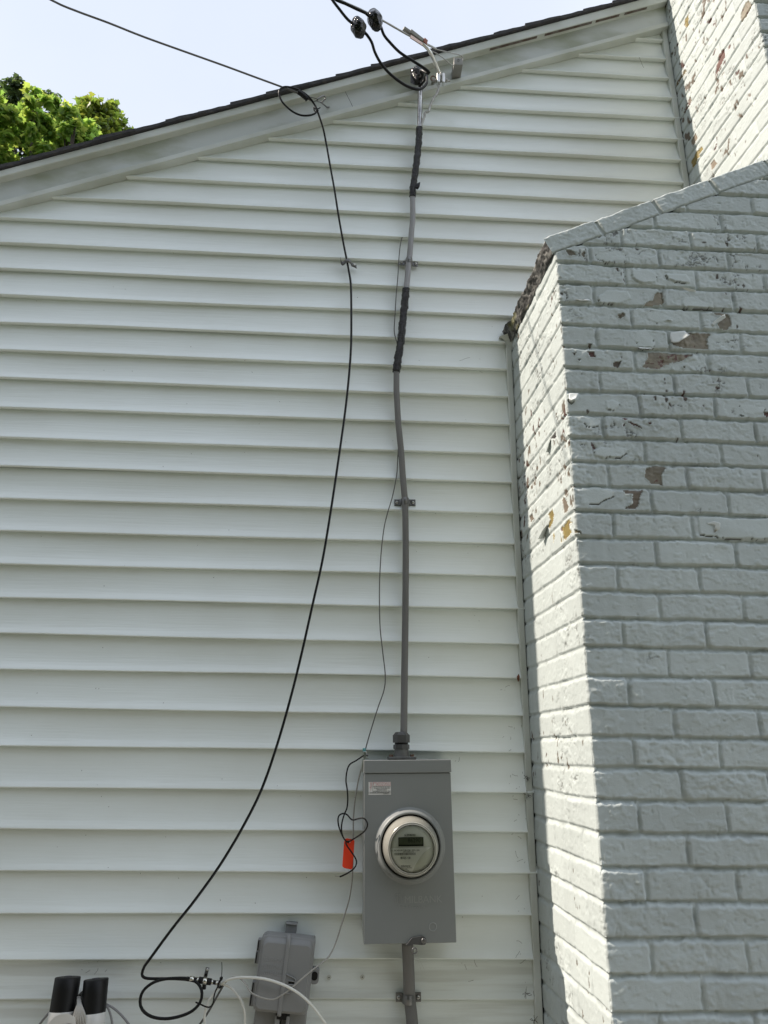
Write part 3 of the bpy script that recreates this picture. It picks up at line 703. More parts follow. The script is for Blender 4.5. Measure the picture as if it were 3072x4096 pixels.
# sealing hasp at the bottom
hp = MB().prism([(-.012,-.222),(.004,-.2055),(.030,-.2015),(.0385,-.206),(.041,-.2135),(.0375,-.2215),(.029,-.2225),(.006,-.2205),(.004,-.2235)], YF-.005, YF-.002).build('hasp', GLAND, mbox, bevel=.001)
MB().lathe([(.0065,YF-.0062),(.0055,YF-.0085),(.004,YF-.009),(.0001,YF-.009)], (.0335,0,-.2125), 24).build('rivet', ZINC, hp, smooth=True)
MB().lathe([(.0075,YF-.004),(.0075,YF-.007),(.0045,YF-.007),(.0045,YF-.004),(.0075,YF-.004)], (.010,0,-.234), 24).build('seal_ring', ZINC, mbox, smooth=True)
for q in ([(0.012,-.240),(.020,-.262),(.026,-.282)],[(.014,-.238),(.026,-.262),(.040,-.288)]):
    MB().tube(smooth_path([(x,YF-.006,z) for x,z in q],.01), .0004, 5).build('seal_wire', ALU, mbox)
# top hub with cable gland
cgx = P(1613,3030,-.066); gx = cgx.x-BX; gz = hh
gl = MB().prism([(gx-.0385,gz),(gx+.0385,gz),(gx+.0385,gz+.008),(gx-.0385,gz+.008)], -.100, -.034).build('hub_flange', HUB, mbox, bevel=.002)
MB().lathe([(.0215,.007),(.0205,.012),(.0200,.030)], (gx,-.066,gz), 40, 'z').build('hub_neck', HUB, mbox, smooth=True)
for sx_ in (-1,1): MB().lathe([(.0001,.014),(.0055,.014),(.006,.012),(.006,.007)], (gx+sx_*.029,-.067,gz), 6, 'z').build('hub_bolt', RUST, mbox)
MB().lathe([(.010,.0285),(.0228,.0285),(.0228,.0395),(.0205,.0405),(.010,.0405)], (gx,-.066,gz), 8, 'z').build('lock_ring', GLAND, mbox)
MB().lathe([(.019,.040),(.019,.046)], (gx,-.066,gz), 24, 'z').build('gland_thread', BLKM, mbox)
MB().lathe([(.010,.0455),(.0240,.0455),(.0240,.066),(.0215,.0675),(.0165,.0735),(.0105,.0745)], (gx,-.066,gz), 6, 'z').build('gland_nut', GLAND, mbox)

# ------------------------------------------------------------------ electric meter
met = empty('electric_meter', (BX,0,BZ), (0,BA,0), label='round glass-fronted electricity meter with a grey digital display', cat='electric meter')
c3 = (cx, 0, cz)
MB().lathe([(.0725,YF-.010),(.0730,YF-.020),(.0715,YF-.034),(.0680,YF-.050),(.0645,YF-.060),(.0628,YF-.066),(.0632,YF-.070),(.0622,YF-.0735),(.0598,YF-.0745),(.0588,YF-.0725),(.0580,YF-.0745),(.0565,YF-.0750),(.0555,YF-.0725),(.0550,YF-.066)], c3, 128).build('rim', RIM, met, smooth=True)
YM = YF-.068
MB().lathe([(.0556,YM+.001),(.0540,YM),(.0001,YM)], c3, 96).build('dial_plate', FACE, met, smooth=False)
U = .056/432
def fz_(x, y): return (cx+(x-880)*U, cz+(1035-y)*U)
lab = [fz_(460,1022), fz_(1255,1012)]
for q in [(1180,1062),(1100,1122),(1030,1195),(960,1290),(910,1375),(878,1462)]: lab.append(fz_(*q))
for k in range(12):
    a = R(262-k*7.2); lab.append((cx-.0005+.0545*math.cos(a), cz+.0005+.0545*math.sin(a)))
lb = MB().prism(lab, YM-.0008, YM-.0002).build('rating_label', FACEL, met)
MB().tube([(x,YM-.0008,z) for x,z in lab[:8]], .0004, 5).build('label_edge', ALU, lb)
def frect(x0,y0,x1,y1,ya,yb_,nm,mt,par):
    a = fz_(x0,y0); b = fz_(x1,y1); return MB().box(a[0],b[0],YM-yb_,YM-ya,b[1],a[1]).build(nm,mt,par)
dsp = frect(610,830,1103,992,.0002,.0016,'display_window',BLKM,met)
frect(622,835,1088,962,.0016,.0020,'display_screen',LCD,dsp)
a = fz_(795,922); text_obj('display_digits','86290',.0138,(a[0],YM-.0023,a[1]),LCDD,dsp,extrude=.0001,sx=.94,offset=.0002)
a = fz_(730,808); text_obj('printed_text','N 59182103',.0062,(a[0],YM-.0005,a[1]),INK,met,extrude=.0001,sx=.9,offset=.0001)
a = fz_(470,1078); text_obj('printed_text','CL 200 240V 3W TYPE C2SR   30TA 1.0Kh',.0050,(a[0],YM-.0012,a[1]),INK,lb,extrude=.0001,sx=.80)
a = fz_(690,1098); text_obj('printed_text','100% mercury free',.0034,(a[0],YM-.0012,a[1]),INKG,lb,extrude=.0001,sx=1.1)
bc = MB(); rb = random.Random(4); xx = 525
while xx < 942:
    w = rb.choice([3,5,8]); a = fz_(xx,1106); b = fz_(xx+w,1150); bc.box(a[0],b[0],YM-.0011,YM-.0007,b[1],a[1]); xx += w+rb.choice([4,6,8])
bc.build('barcode', INK, lb)
a = fz_(648,1218); text_obj('printed_text','88 825 138',.0076,(a[0],YM-.0012,a[1]),INK,lb,extrude=.0001,sx=.72,offset=.0001)
a = fz_(658,1352); text_obj('printed_text','Schlumberger',.0050,(a[0],YM-.0012,a[1]),INK,lb,extrude=.0001,sx=.85,offset=.0001)
a = fz_(650,1382); text_obj('printed_text','WATTHOUR METER',.0036,(a[0],YM-.0012,a[1]),INKG,lb,extrude=.0001,sx=.85)
a = fz_(735,1408); text_obj('printed_text','USA',.0034,(a[0],YM-.0012,a[1]),INKG,lb,extrude=.0001)
a = fz_(770,1428); text_obj('printed_text','6.99',.0030,(a[0],YM-.0012,a[1]),INKG,lb,extrude=.0001)
MB().lathe([(.0560,YF-.0735),(.0535,YF-.0765),(.045,YF-.0775),(.0001,YF-.078)], c3, 96).build('glass_cover', GLASS, met, smooth=True)

# ------------------------------------------------------------------ service entrance cable (grey) with tape wraps
se = empty('service_entrance_cable', P(1615,2990,-.066), label='thick grey service cable running up to the roof edge, taped black in two places', cat='cable')
def world_child(o, par):
    o.parent = par; o.matrix_parent_inverse = Matrix.Translation(-Vector(par.location)) if tuple(par.rotation_euler) == (0,0,0) else par.matrix_basis.inverted(); return o
def tube_thing(pts, r, name, matl, par=None, n=12, prof=None, flat=1.0, **kw):
    o = MB().tube(pts, r, n, prof, flat).build(name, matl, None, smooth=True, **kw)
    if par: world_child(o, par)
    return o
low = [(1586,1480,-.043),(1586,1560,-.042),(1588,1600,-.040),(1593,1690,-.037),(1604,1800,-.034),(1611,1900,-.033),(1616,1960,-.033),(1620,2008,-.031),(1622,2103,-.033),(1623,2239,-.036),(1622,2397,-.038),(1621,2500,-.040),(1618,2700,-.050),(1616,2860,-.060),(1615,2945,-.066),(1615,2990,-.066)]
tube_thing(PP(low,step=.012), .0100, 'cable_jacket', GPVC, se, 16, flat=.85)
mid = [(1650,780,-.04),(1651,870,-.038),(1646,927,-.036),(1639,1017,-.033),(1635,1046,-.031),(1629,1120,-.033),(1624,1165,-.036)]
tube_thing(PP(mid,step=.012), .0100, 'cable_jacket', GPVCL, se, 16, flat=.85)
rt = random.Random(9)
def tape_prof(amp=.13, turns=230, seed=0):
    return lambda a, l, i: 1 + amp*(((l*turns/6.283 + a/6.283) % 1.0)-.5)*.45 + amp*.7*math.sin(3*a+l*90+seed)*math.sin(l*47+seed) + amp*1.2*(random.Random(int(l*turns/3.1)*31+int(a*2.2)+seed*977).random()-.5)
t1 = [(1678,512,-.045),(1674,570,-.046),(1668,640,-.046),(1660,692,-.045),(1654,740,-.043),(1650,788,-.040)]
tube_thing(PP(t1,step=.003), .0122, 'tape_wrap', TAPE, se, 18, tape_prof(.16,300,1), flat=.9)
t2 = [(1625,1155,-.036),(1615,1252,-.040),(1606,1342,-.043),(1596,1412,-.044),(1586,1488,-.043)]
tube_thing(PP(t2,step=.003), .0128, 'tape_wrap', TAPE, se, 18, tape_prof(.17,260,4), flat=.9)
a = P(1655,738,-.05); world_child(MB().add([a, P(1681,728,-.055), P(1679,745,-.062), P(1672,758,-.05), P(1650,752,-.048)], [(0,1,2,3,4)]).build('loose_tape_end', TAPE), se)
a = P(1588,1440,-.05); world_child(MB().add([a, P(1571,1458,-.055), P(1574,1476,-.058), P(1586,1470,-.05)], [(0,1,2,3)]).build('loose_tape_end', TAPE), se)
# stripped upper section: clear-coated neutral strands and the two black legs
top = [(1679,520,-.045),(1679,470,-.046),(1680,411,-.048),(1681,360,-.052),(1682,322,-.058)]
tube_thing(PP(top,step=.004), .0092, 'stripped_section', mat('stripped_foil',(.50,.50,.49),rough=.22,metal=.85,bump=.9,bscale=55,bdist=.006,stretch=(1,1,.25),var=.8,vscale=60,vcol=(.10,.10,.11),vstretch=(1,1,.15)), se, 14, strand(5,.08,60))
nl = [(1679,520,-.05),(1687,498,-.052),(1692,480,-.055),(1698,465,-.058),(1700,452,-.06),(1712,446,-.062),(1716,440,-.062),(1723,418,-.064),(1731,402,-.066),(1738,388,-.068),(1748,375,-.07),(1754,355,-.072),(1757,330,-.074),(1761,305,-.076),(1765,290,-.078)]
tube_thing(PP(nl,step=.0025), .0044, 'neutral_tail', ALUD, se, 12, strand(4,.20,260))
# weatherhead bundle of black tape
wh = [(1675,328,-.06),(1668,320,-.064),(1664,300,-.068),(1666,280,-.072),(1676,270,-.072),(1686,262,-.07)]
wp = [P(1678,338,-.052), P(1674,322,-.060), P(1672,305,-.066), P(1672,288,-.070), P(1671,274,-.068)]
tube_thing(smooth_path(wp,.003), [.012+.0135*math.sin(math.pi*min(1,max(0,i/ (len(smooth_path(wp,.003))-1))))**.5 for i in range(len(smooth_path(wp,.003)))], 'tape_bundle', TAPE, se, 20, tape_prof(.22,150,7), flat=.8)
world_child(MB().add([P(1642,278,-.07),P(1655,268,-.072),P(1658,340,-.07),P(1642,332,-.068)],[(0,1,2,3)]).add([P(1655,268,-.072),P(1668,262,-.075),P(1672,290,-.085),P(1656,290,-.085)],[(0,1,2,3)]).build('loose_tape_end',TAPE), se)
# the two black legs looping out to the splices
SPA = (1542,78); SPB = (1434,112)          # splice centres (right, left)
legA = [(1676,300,-.075),(1690,288,-.11),(1700,296,-.13),(1716,293,-.14),(1712,285,-.15),(1690,268,-.16),(1652,244,-.18),(1600,210,-.20),(1560,170,-.225),(1536,140,-.235),(1524,108,-.245)]
legB = [(1678,345,-.06),(1700,318,-.09),(1706,300,-.12),(1707,330,-.14),(1690,352,-.15),(1665,357,-.16),(1620,340,-.175),(1565,300,-.20),(1525,255,-.22),(1500,210,-.235),(1487,170,-.25),(1468,140,-.26),(1456,128,-.265)]
legA = [(1678,318,-.07),(1690,300,-.10),(1682,284,-.125),(1692,283,-.15),(1708,293,-.16),(1717,291,-.165),(1700,275,-.17),(1652,244,-.18),(1600,210,-.20),(1560,170,-.225),(1536,140,-.235),(1524,108,-.245)]
tube_thing(PP(legA,step=.006), .0052, 'conductor_leg', BLK, se, 12)
tube_thing(PP(legB,step=.006), .0052, 'conductor_leg', BLK, se, 12)

# ------------------------------------------------------------------ overhead service drop
drop = empty('overhead_service_drop', P(1800,215,-.12), label='overhead supply wires against the sky, two black conductors and one bare wire', cat='wire')
far = Vector((-9.0,-6.5,6.2))
def extend(pts, n=14):
    a = pts[0]; 
    d = (pts[0]-pts[1]).normalized(); o = []
    for k in range(n, 0, -1):
        t = k/n; q = a+(far-a)*t*t*.99 + d*(t*(1-t)*1.6); o.append(q)
    return o
T0 = P(1305,-20,-.33)
ca = [T0+Vector((.02,0,.004))]+[P(*q) for q in [(1345,0,-.32),(1380,14,-.315),(1430,38,-.30),(1462,52,-.29),(1478,66,-.28),(1520,80,-.265)]]
cb = [T0+Vector((.01,-.004,-.008))]+[P(*q) for q in [(1335,8,-.325),(1360,40,-.315),(1382,68,-.30),(1405,90,-.29),(1434,100,-.275)]]
cn = [T0+Vector((.03,.004,.01))]+[P(*q) for q in [(1360,0,-.315),(1440,36,-.29),(1530,82,-.25),(1600,122,-.215),(1650,150,-.19),(1690,172,-.17)]]
for pts, r_, mt_, nm in ((ca,.0052,BLK,'conductor'),(cb,.0052,BLK,'conductor'),(cn,.0034,ALUD,'bare_neutral')):
    p = smooth_path(extend(pts)+pts, .02)
    tube_thing(p, r_, nm, mt_, drop, 10, strand(6,.1,120) if nm == 'bare_neutral' else None)
nt_ = [(1688,172,-.17),(1700,184,-.165),(1715,200,-.155),(1728,222,-.14),(1738,245,-.12),(1748,268,-.10),(1757,290,-.085)]
tube_thing(PP(nt_,step=.003), .0060, 'neutral_pigtail', mat('bright_strand',(.78,.78,.76),rough=.35,metal=.6), drop, 14, strand(6,.14,150))
# wedge clamp and bail
wc = empty('wedge_clamp', P(1660,155,-.19), label='dull metal wedge clamp on the overhead wire, its thin bail hooked to a bracket', cat='clamp')
a, b_ = P(1620,115,-.205), P(1702,178,-.165); d = (b_-a).normalized(); 
def prism_along(a, b, w0, w1, h0, h1):
    d = (b-a).normalized(); s_ = d.cross(Vector((0,-.4,.9)).normalized()).normalized(); u = s_.cross(d)
    vs = [];
    for p, w, h in ((a,w0,h0),(b,w1,h1)): vs += [p+s_*w+u*h, p-s_*w+u*h, p-s_*w-u*h, p+s_*w-u*h]
    return vs, [(0,1,2,3),(7,6,5,4),(0,4,5,1),(1,5,6,2),(2,6,7,3),(3,7,4,0)]
world_child(MB().add(*prism_along(P(1638,128,-.20),P(1695,168,-.168),.0115,.0085,.007,.006)).build('clamp_body', BRKT, bevel=.0015), wc)
world_child(MB().add(*prism_along(P(1614,113,-.212),P(1640,132,-.199),.0075,.0085,.005,.005)).build('wedge', BRKT, bevel=.001), wc)
world_child(MB().add(*prism_along(P(1641,145,-.197),P(1690,178,-.170),.0022,.0022,.006,.005)).build('keeper', mat('pinkish_metal',(.5,.38,.33),rough=.4,metal=.6), bevel=.0005), wc)
world_child(MB().add(*prism_along(P(1690,163,-.172),P(1704,174,-.163),.012,.011,.0085,.008)).build('red_end', mat('faded_red_end',(.30,.11,.08),rough=.6), bevel=.002), wc)
world_child(MB().add(*prism_along(P(1706,176,-.163),P(1745,196,-.145),.0028,.0028,.003,.003)).build('bail_stop', ALUD, bevel=.0006), wc)
tube_thing(PP([(1706,178,-.162),(1745,197,-.15),(1790,208,-.135),(1832,218,-.118),(1846,224,-.112),(1852,234,-.108),(1852,244,-.104)],step=.004), .0018, 'bail', ALUD, wc, 8)
tube_thing(PP([(1706,180,-.162),(1719,200,-.155),(1750,216,-.14),(1780,238,-.12),(1802,256,-.10),(1815,262,-.09),(1826,262,-.085)],step=.004), .0018, 'bail', ALUD, wc, 8)
# taped splices
def splice(c, r, h, tilt, seed, label):
    bm = bmesh.new(); bmesh.ops.create_icosphere(bm, subdivisions=4, radius=1)
    rn = random.Random(seed)
    dirs = [Vector((rn.gauss(0,1),rn.gauss(0,1),rn.gauss(0,1))).normalized() for _ in range(26)]
    cut = [rn.uniform(.86,.97) for _ in dirs]
    for v in bm.verts:
        p = v.co.copy()
        q = 1.0
        for dd, cc in zip(dirs, cut):
            t = p.dot(dd)
            if t > cc: q = min(q, cc/t)
        z = p.z; tap = 1 - .12*abs(z) - (.10*max(0,-z))
        v.co = Vector((p.x*r*q*tap*(1+.03*math.sin(z*9+p.y*4+seed)), p.y*r*q*tap, p.z*h*q))
    me = bpy.data.meshes.new('taped_splice'); bm.to_mesh(me); bm.free(); me.materials.append(TAPE2)
    o = bpy.data.objects.new('taped_splice', me); COL.objects.link(o); o.location = c; o.rotation_euler = (R(12),tilt,0)
    tag(o, label, 'splice', 'taped splices on the supply wires'); return o
splice(P(1500,80,-.262), .0300, .0440, R(-14), 3, 'glossy black taped splice, the upper right one of the two by the roof edge')
splice(P(1434,112,-.275), .0295, .0430, R(-12), 8, 'glossy black taped splice, the lower left one of the two against the sky')
# bracket holding the bail
br = empty('insulated_bracket', P(1832,262,-.03), label='small grey bracket block with a hole on the fascia, left of the chimney', cat='bracket')
a0 = P(1817,225,-.095); wv = .0245; 
bx0 = P(1817,250,-.10).x; bx1 = P(1852,250,-.10).x; bzt = P(1830,226,-.10).z; bzb = P(1830,300,-.055).z
body = world_child(MB().box(bx0, bx1, -.095, -.029, bzb+.006, bzt).build('block', BRKT, bevel=.0015), br)
world_child(MB().lathe([(.0050,-.0962),(.0048,-.0935),(.0001,-.0935)], ((bx0+bx1)/2,0,bzt-.014), 24).build('hole', BLKM), br)
# split bolt connector with rusty screw eye
sb = empty('split_bolt_connector', P(1765,320,-.07), label='silver bolted connector joining the bare neutral wires beside a rusty screw eye', cat='connector')
c = P(1763,318,-.075)
for dx in (-.010,.010):
    world_child(MB().prism([(c.x+dx-.0055,c.z-.024),(c.x+dx+.0050,c.z-.026),(c.x+dx+.0062,c.z-.010),(c.x+dx+.0062,c.z+.016),(c.x+dx+.002,c.z+.024),(c.x+dx-.0055,c.z+.020)], c.y-.012, c.y+.010).build('clamp_jaw', ALU, bevel=.002), sb)
tube_thing([c+Vector((-.034,.01,-.002)), c+Vector((.036,.0,-.004))], .0034, 'bolt', ALUD, sb, 12)
tube_thing([c+Vector((.018,0,-.0035)), c+Vector((.026,0,-.004))], .0075, 'hex_nut', ALUD, sb, 6)
tube_thing([c+Vector((-.024,.006,-.002)), c+Vector((-.017,.006,-.002))], .0075, 'hex_nut', ALUD, sb, 6)
rc = P(1733,318,-.045)
tube_thing([rc+Vector((.010*math.cos(a),-.004,.013*math.sin(a))) for a in [k*math.pi/8 for k in range(17)]], .0026, 'screw_eye', RUST, sb, 8)
tube_thing([rc+Vector((0,.02,0)), rc], .006, 'putty', CREAM, sb, 10)

# ------------------------------------------------------------------ straps
def strap(px, py, Y, w, name_label, ang=0, mt=ZINC, hump=.013):
    c = P(px,py,Y); e = empty('pipe_strap', (c.x,-.012,c.z), (0,ang,0), label=name_label, cat='strap', group='metal straps holding the grey cable')
    n = 20; half = .011; vs = []; 
    prof = [(-w,-.0045),(-w*.52,-.0045),(-hump*1.02,-.0052)]
    for k in range(9):
        a = math.pi-(math.pi*k/8); prof.append((hump*math.cos(a), -.008-(hump+.009)*math.sin(a)))
    prof += [(hump*1.02,-.0052),(w*.52,-.0045),(w,-.0045)]
    for x, y in prof: vs += [(x,y,half),(x,y-.0005,half*.75),(x,y-.0022*(abs(x)<w*.5),half*.25),(x,y-.0022*(abs(x)<w*.5),-half*.25),(x,y-.0005,-half*.75),(x,y,-half)]
    m_ = 6; fs = [(i*m_+j,(i+1)*m_+j,(i+1)*m_+j+1,i*m_+j+1) for i in range(len(prof)-1) for j in range(m_-1)]
    o = MB().add(vs, fs).build('strap_band', mt, e, smooth=False); sm = o.modifiers.new('s','SOLIDIFY'); sm.thickness = .0016
    for sx_ in (-1,1):
        s_ = MB().lathe([(.0048,-.0062),(.0044,-.0085),(.0025,-.0095),(.0001,-.0095)], (sx_*w*.76,0,0), 16).build('screw', ALU, e, smooth=True)
        MB().box(sx_*w*.76-.003,sx_*w*.76+.003,-.0100,-.0094,-.0006,.0006).box(sx_*w*.76-.0006,sx_*w*.76+.0006,-.0101,-.0095,-.003,.003).build('screw_slot', BLKM, s_)
    return e
strap(1635,1050,-.02, .033, 'two-hole strap on the grey cable above its long black taped stretch', R(4))
strap(1620,2009,-.02, .034, 'two-hole strap on the grey cable halfway between taped stretch and meter enclosure', R(-1.5))
strap(1634,3990,-.02, .0330, 'two-hole strap on the short grey cable below the meter enclosure', R(-.5), hump=.0175)

# lower cable below the box
lc = [(1630,3765,-.060),(1633,3850,-.050),(1636,3920,-.040),(1638,3990,-.030),(1646,4060,-.034),(1652,4140,-.040),(1656,4260,-.050)]
o = MB().tube(PP(lc,step=.01), .0152, 16, flat=.8).build('lower_service_cable', GPVC, None, smooth=True, label='thick grey cable leaving the bottom of the meter enclosure', cat='cable')

# ------------------------------------------------------------------ coaxial cable (black)
cx_ = empty('coaxial_cable', P(1390,1055,-.03), label='long black cable looped at the roof edge and swinging down to the lower left', cat='cable')
TZ = P(200,0,-.42)
aer = [P(*q) for q in [(205,0,-.43),(300,42,-.40),(430,90,-.36),(540,134,-.32),(620,164,-.295),(760,214,-.25),(900,264,-.20),(1030,312,-.155),(1120,345,-.125),(1190,372,-.11),(1245,402,-.10)]]
far2 = Vector((-10,-6,6.5)); d0 = (aer[0]-aer[1]).normalized()
ext = [aer[0]+(far2-aer[0])*(k/12)**2 + d0*((k/12)*(1-k/12)*1.2) for k in range(12,0,-1)]
am = empty('aerial_cable', tuple(P(540,134,-.32)), label='single thin overhead cable crossing the sky from the top left', cat='cable')
tube_thing(smooth_path(ext+aer,.02), .0034, 'messenger', mat('weathered_cable',(.11,.105,.10),rough=.6), am, 8)
coax = [(1245,400,-.10),(1262,424,-.098),(1268,440,-.095),(1282,480,-.085),(1294,520,-.075),(1306,580,-.065),(1320,660,-.06),(1338,760,-.055),(1352,850,-.05),(1364,920,-.045),(1377,990,-.04),(1388,1045,-.032),(1396,1090,-.032),(1403,1140,-.035),(1405,1250,-.045),(1404,1380,-.05),(1396,1500,-.055),(1380,1650,-.06),(1352,1850,-.07),(1322,2050,-.08),(1290,2240,-.085),(1250,2420,-.09),(1205,2620,-.095),(1160,2800,-.095),(1105,2990,-.095),(1045,3160,-.09),(970,3310,-.085),(880,3460,-.08),(780,3600,-.075),(700,3700,-.07),(640,3780,-.062),(600,3835,-.055),(578,3865,-.05),(568,3895,-.048),(574,3908,-.048),(592,3914,-.048),(640,3915,-.046),(700,3915,-.046),(745,3918,-.045)]
tube_thing(PP(coax,step=.012), .0036, 'jacket', BLK, cx_, 10)
tube_thing([p+Vector((.0028,-.0035,0)) for p in PP(coax[12:30],step=.012)], .0012, 'messenger_rib', mat('rib_shine',(.03,.03,.032),rough=.3), cx_, 6)
loop = [(1268,438,-.095),(1262,452,-.10),(1240,461,-.105),(1205,461,-.11),(1170,446,-.115),(1135,415,-.12),(1118,385,-.125),(1118,362,-.13),(1135,348,-.13),(1165,350,-.125),(1205,365,-.12),(1238,390,-.11),(1258,418,-.10),(1266,440,-.097)]
tube_thing(PP(loop,step=.006), .0036, 'drip_loop', BLK, cx_, 10)
tube_thing(PP([(1192,368,-.118),(1203,374,-.116),(1214,383,-.114),(1230,398,-.108)],step=.0015), .0085, 'wire_serving', BLKM, cx_, 12, lambda a,l,i: .8+.35*abs(math.sin(l*420)))
tube_thing(PP([(1255,430,-.10),(1262,436,-.105),(1272,440,-.10),(1270,446,-.09),(1258,444,-.09),(1255,432,-.10)],step=.003), .0022, 'cable_tie', BLKM, cx_, 6)
tube_thing(PP([(1268,436,-.10),(1276,434,-.10),(1281,430,-.10)],step=.003), .0022, 'cable_tie', BLKM, cx_, 6)
# P-hook in fascia
hk = empty('cable_hook', P(1300,415,-.04), label='small bent wire hook screwed into the fascia beside the black cable loop', cat='hook')
tube_thing(PP([(1316,428,-.030),(1308,429,-.04),(1303,425,-.05),(1295,418,-.06),(1283,409,-.07),(1271,404,-.078),(1268,398,-.082),(1275,393,-.082),(1288,385,-.08),(1296,384,-.078),(1302,391,-.075),(1298,399,-.072),(1289,408,-.07)],step=.003), .0026, 'hook_wire', ZINC, hk, 8)
tube_thing(PP([(1236,388,-.112),(1255,392,-.10),(1268,396,-.088),(1270,402,-.08),(1262,404,-.088),(1254,407,-.10)],step=.003), .0012, 'bail_wire', BLKM, hk, 6)
# cable clip on the wall
ck = empty('cable_clip', P(1391,1056,-.02), label='bent metal clip pinning the black coaxial cable to the siding', cat='clip')
cl = smooth_path([P(1361,1037,-.055),P(1363,1048,-.035),P(1369,1056,-.026),P(1378,1050,-.028),P(1384,1044,-.040),P(1395,1043,-.045),P(1402,1050,-.038),P(1405,1058,-.024),P(1415,1062,-.020),P(1426,1068,-.020)],.003)
vs = []; 
for p in cl: vs += [p+Vector((0,0,.0075)), p+Vector((.001,0,-.0075))]
oo = world_child(MB().add(vs, [(2*i,2*i+2,2*i+3,2*i+1) for i in range(len(cl)-1)]).build('clip_band', ZINC, smooth=True), ck); q_ = oo.modifiers.new('s','SOLIDIFY'); q_.thickness = .0014
world_child(MB().lathe([(.0045,-.0235),(.004,-.0255),(.0001,-.026)], (P(1417,1060,-.02).x,0,P(1417,1060,-.02).z), 14).build('screw', ALU, smooth=True), ck)
# lower black loop of coax
lp = [(745,3918,-.045),(780,3925,-.05),(800,3945,-.055),(808,3975,-.06),(800,4010,-.062),(770,4043,-.065),(720,4065,-.066),(660,4075,-.066),(605,4066,-.066),(570,4040,-.064),(560,4005,-.062),(572,3965,-.06),(605,3935,-.058),(650,3918,-.056),(700,3913,-.054),(745,3913,-.05),(765,3916,-.048)]
tube_thing(PP(lp,step=.007), .0037, 'loose_coil', BLK, cx_, 10)

# ------------------------------------------------------------------ ground block with connectors
gb = empty('coaxial_ground_block', P(822,3920,-.045), label='row of silver and black screw connectors where the black and white cables meet', cat='connector')
A_, B_ = P(748,3913,-.046), P(886,3934,-.046); dv = (B_-A_)
segs = [(0,.08,.0042,BLK),(.08,.20,.0064,NICK),(.20,.29,.0050,BLKM),(.29,.345,.0058,NICK),(.345,.47,.0078,BLK),(.47,.58,.0082,NICK),(.58,.70,.0078,BLK),(.70,.76,.0056,NICK),(.76,.84,.0050,BLKM),(.84,.97,.0054,NICK)]
for t0,t1,r_,mt_ in segs:
    tube_thing([A_+dv*t0, A_+dv*((t0+t1)/2), A_+dv*t1], r_, 'connector_nut' if mt_ is NICK else 'rubber_boot', mt_, gb, 14 if mt_ is not NICK else 8)
world_child(MB().prism([(P(824,3868,-.02).x,P(824,3868,-.02).z),(P(838,3870,-.02).x,P(838,3870,-.02).z),(P(832,3895,-.02).x,P(832,3895,-.02).z),(P(826,3922,-.02).x,P(826,3922,-.02).z),(P(812,3918,-.02).x,P(812,3918,-.02).z),(P(818,3895,-.02).x,P(818,3895,-.02).z)], -.0225, -.0205).build('mounting_strap', ZINC), gb)
for q in ((830,3878),(824,3899)):
    w_ = P(*q,-.0225); world_child(MB().lathe([(.0032,-.0238),(.0030,-.0245),(.0001,-.0245)], (w_.x,0,w_.z), 12).build('screw', BLKM if q[1] > 3890 else ALU, smooth=True), gb)
w_ = P(817,3942,-.045); world_child(MB().lathe([(.0001,-.008),(.005,-.008),(.005,.008),(.0001,.008)], tuple(w_), 10, 'z').build('ground_lug', BLKM), gb)
# cable tie with upright tail
zt = empty('cable_tie', P(885,3915,-.05), label='black cable tie at the ground block, its thin tail sticking straight up', cat='cable tie')
tube_thing(PP([(887,3848,-.05),(888,3875,-.05),(886,3914,-.052)],step=.006), .0009, 'tail', BLKM, zt, 6)
world_child(MB().box(P(879,3915,-.055).x,P(890,3915,-.055).x,-.060,-.048,P(885,3921,-.055).z,P(885,3909,-.055).z).build('head', BLKM, bevel=.001), zt)
tube_thing(PP([(885,3917,-.06),(876,3930,-.062),(872,3944,-.06),(880,3950,-.05),(886,3940,-.045)],step=.004), .0028, 'band', BLKM, zt, 8)
tube_thing(PP([(872,3945,-.062),(862,3965,-.062),(856,3985,-.06),(854,4005,-.058),(848,4022,-.058),(835,4029,-.058),(818,4025,-.056),(800,4016,-.052),(782,4009,-.05)],step=.005), .0018, 'loose_end', BLKM, zt, 6)
def cable(name, pts, r, mt_, label, Y=None, cat='cable', group=None, step=.008, n=10):
    return tag(MB().tube(PP(pts,Y,step), r, n).build(name, mt_, None, smooth=True), label, cat, group)
cable('white_cable', [(884,3938,-.050),(900,3925,-.055),(925,3915,-.065),(960,3910,-.082),(1010,3910,-.098),(1060,3916,-.108),(1110,3930,-.112),(1160,3952,-.112),(1210,3985,-.110),(1250,4025,-.108),(1285,4070,-.106),(1310,4110,-.104),(1340,4180,-.10)], .0032, WHITE, 'thick white cable arching across the front of the telephone box')
cable('white_cable', [(886,3936,-.046),(905,3941,-.048),(930,3956,-.05),(955,3985,-.052),(970,4015,-.052),(979,4050,-.052),(980,4100,-.05),(978,4180,-.048)], .0031, WHITE, 'white cable curving down just left of the telephone box')
cable('white_cable', [(878,3945,-.046),(862,3965,-.046),(838,3995,-.046),(825,4030,-.046),(818,4065,-.046),(820,4110,-.044),(826,4180,-.042)], .0031, WHITE, 'white cable hanging straight down below the ground block')
cable('grey_cable', [(895,3938,-.04),(880,3965,-.038),(860,4000,-.036),(835,4045,-.034),(808,4085,-.034),(780,4125,-.034),(750,4180,-.034)], .0026, WIRE, 'dark grey cable slanting down to the left behind the white cables')

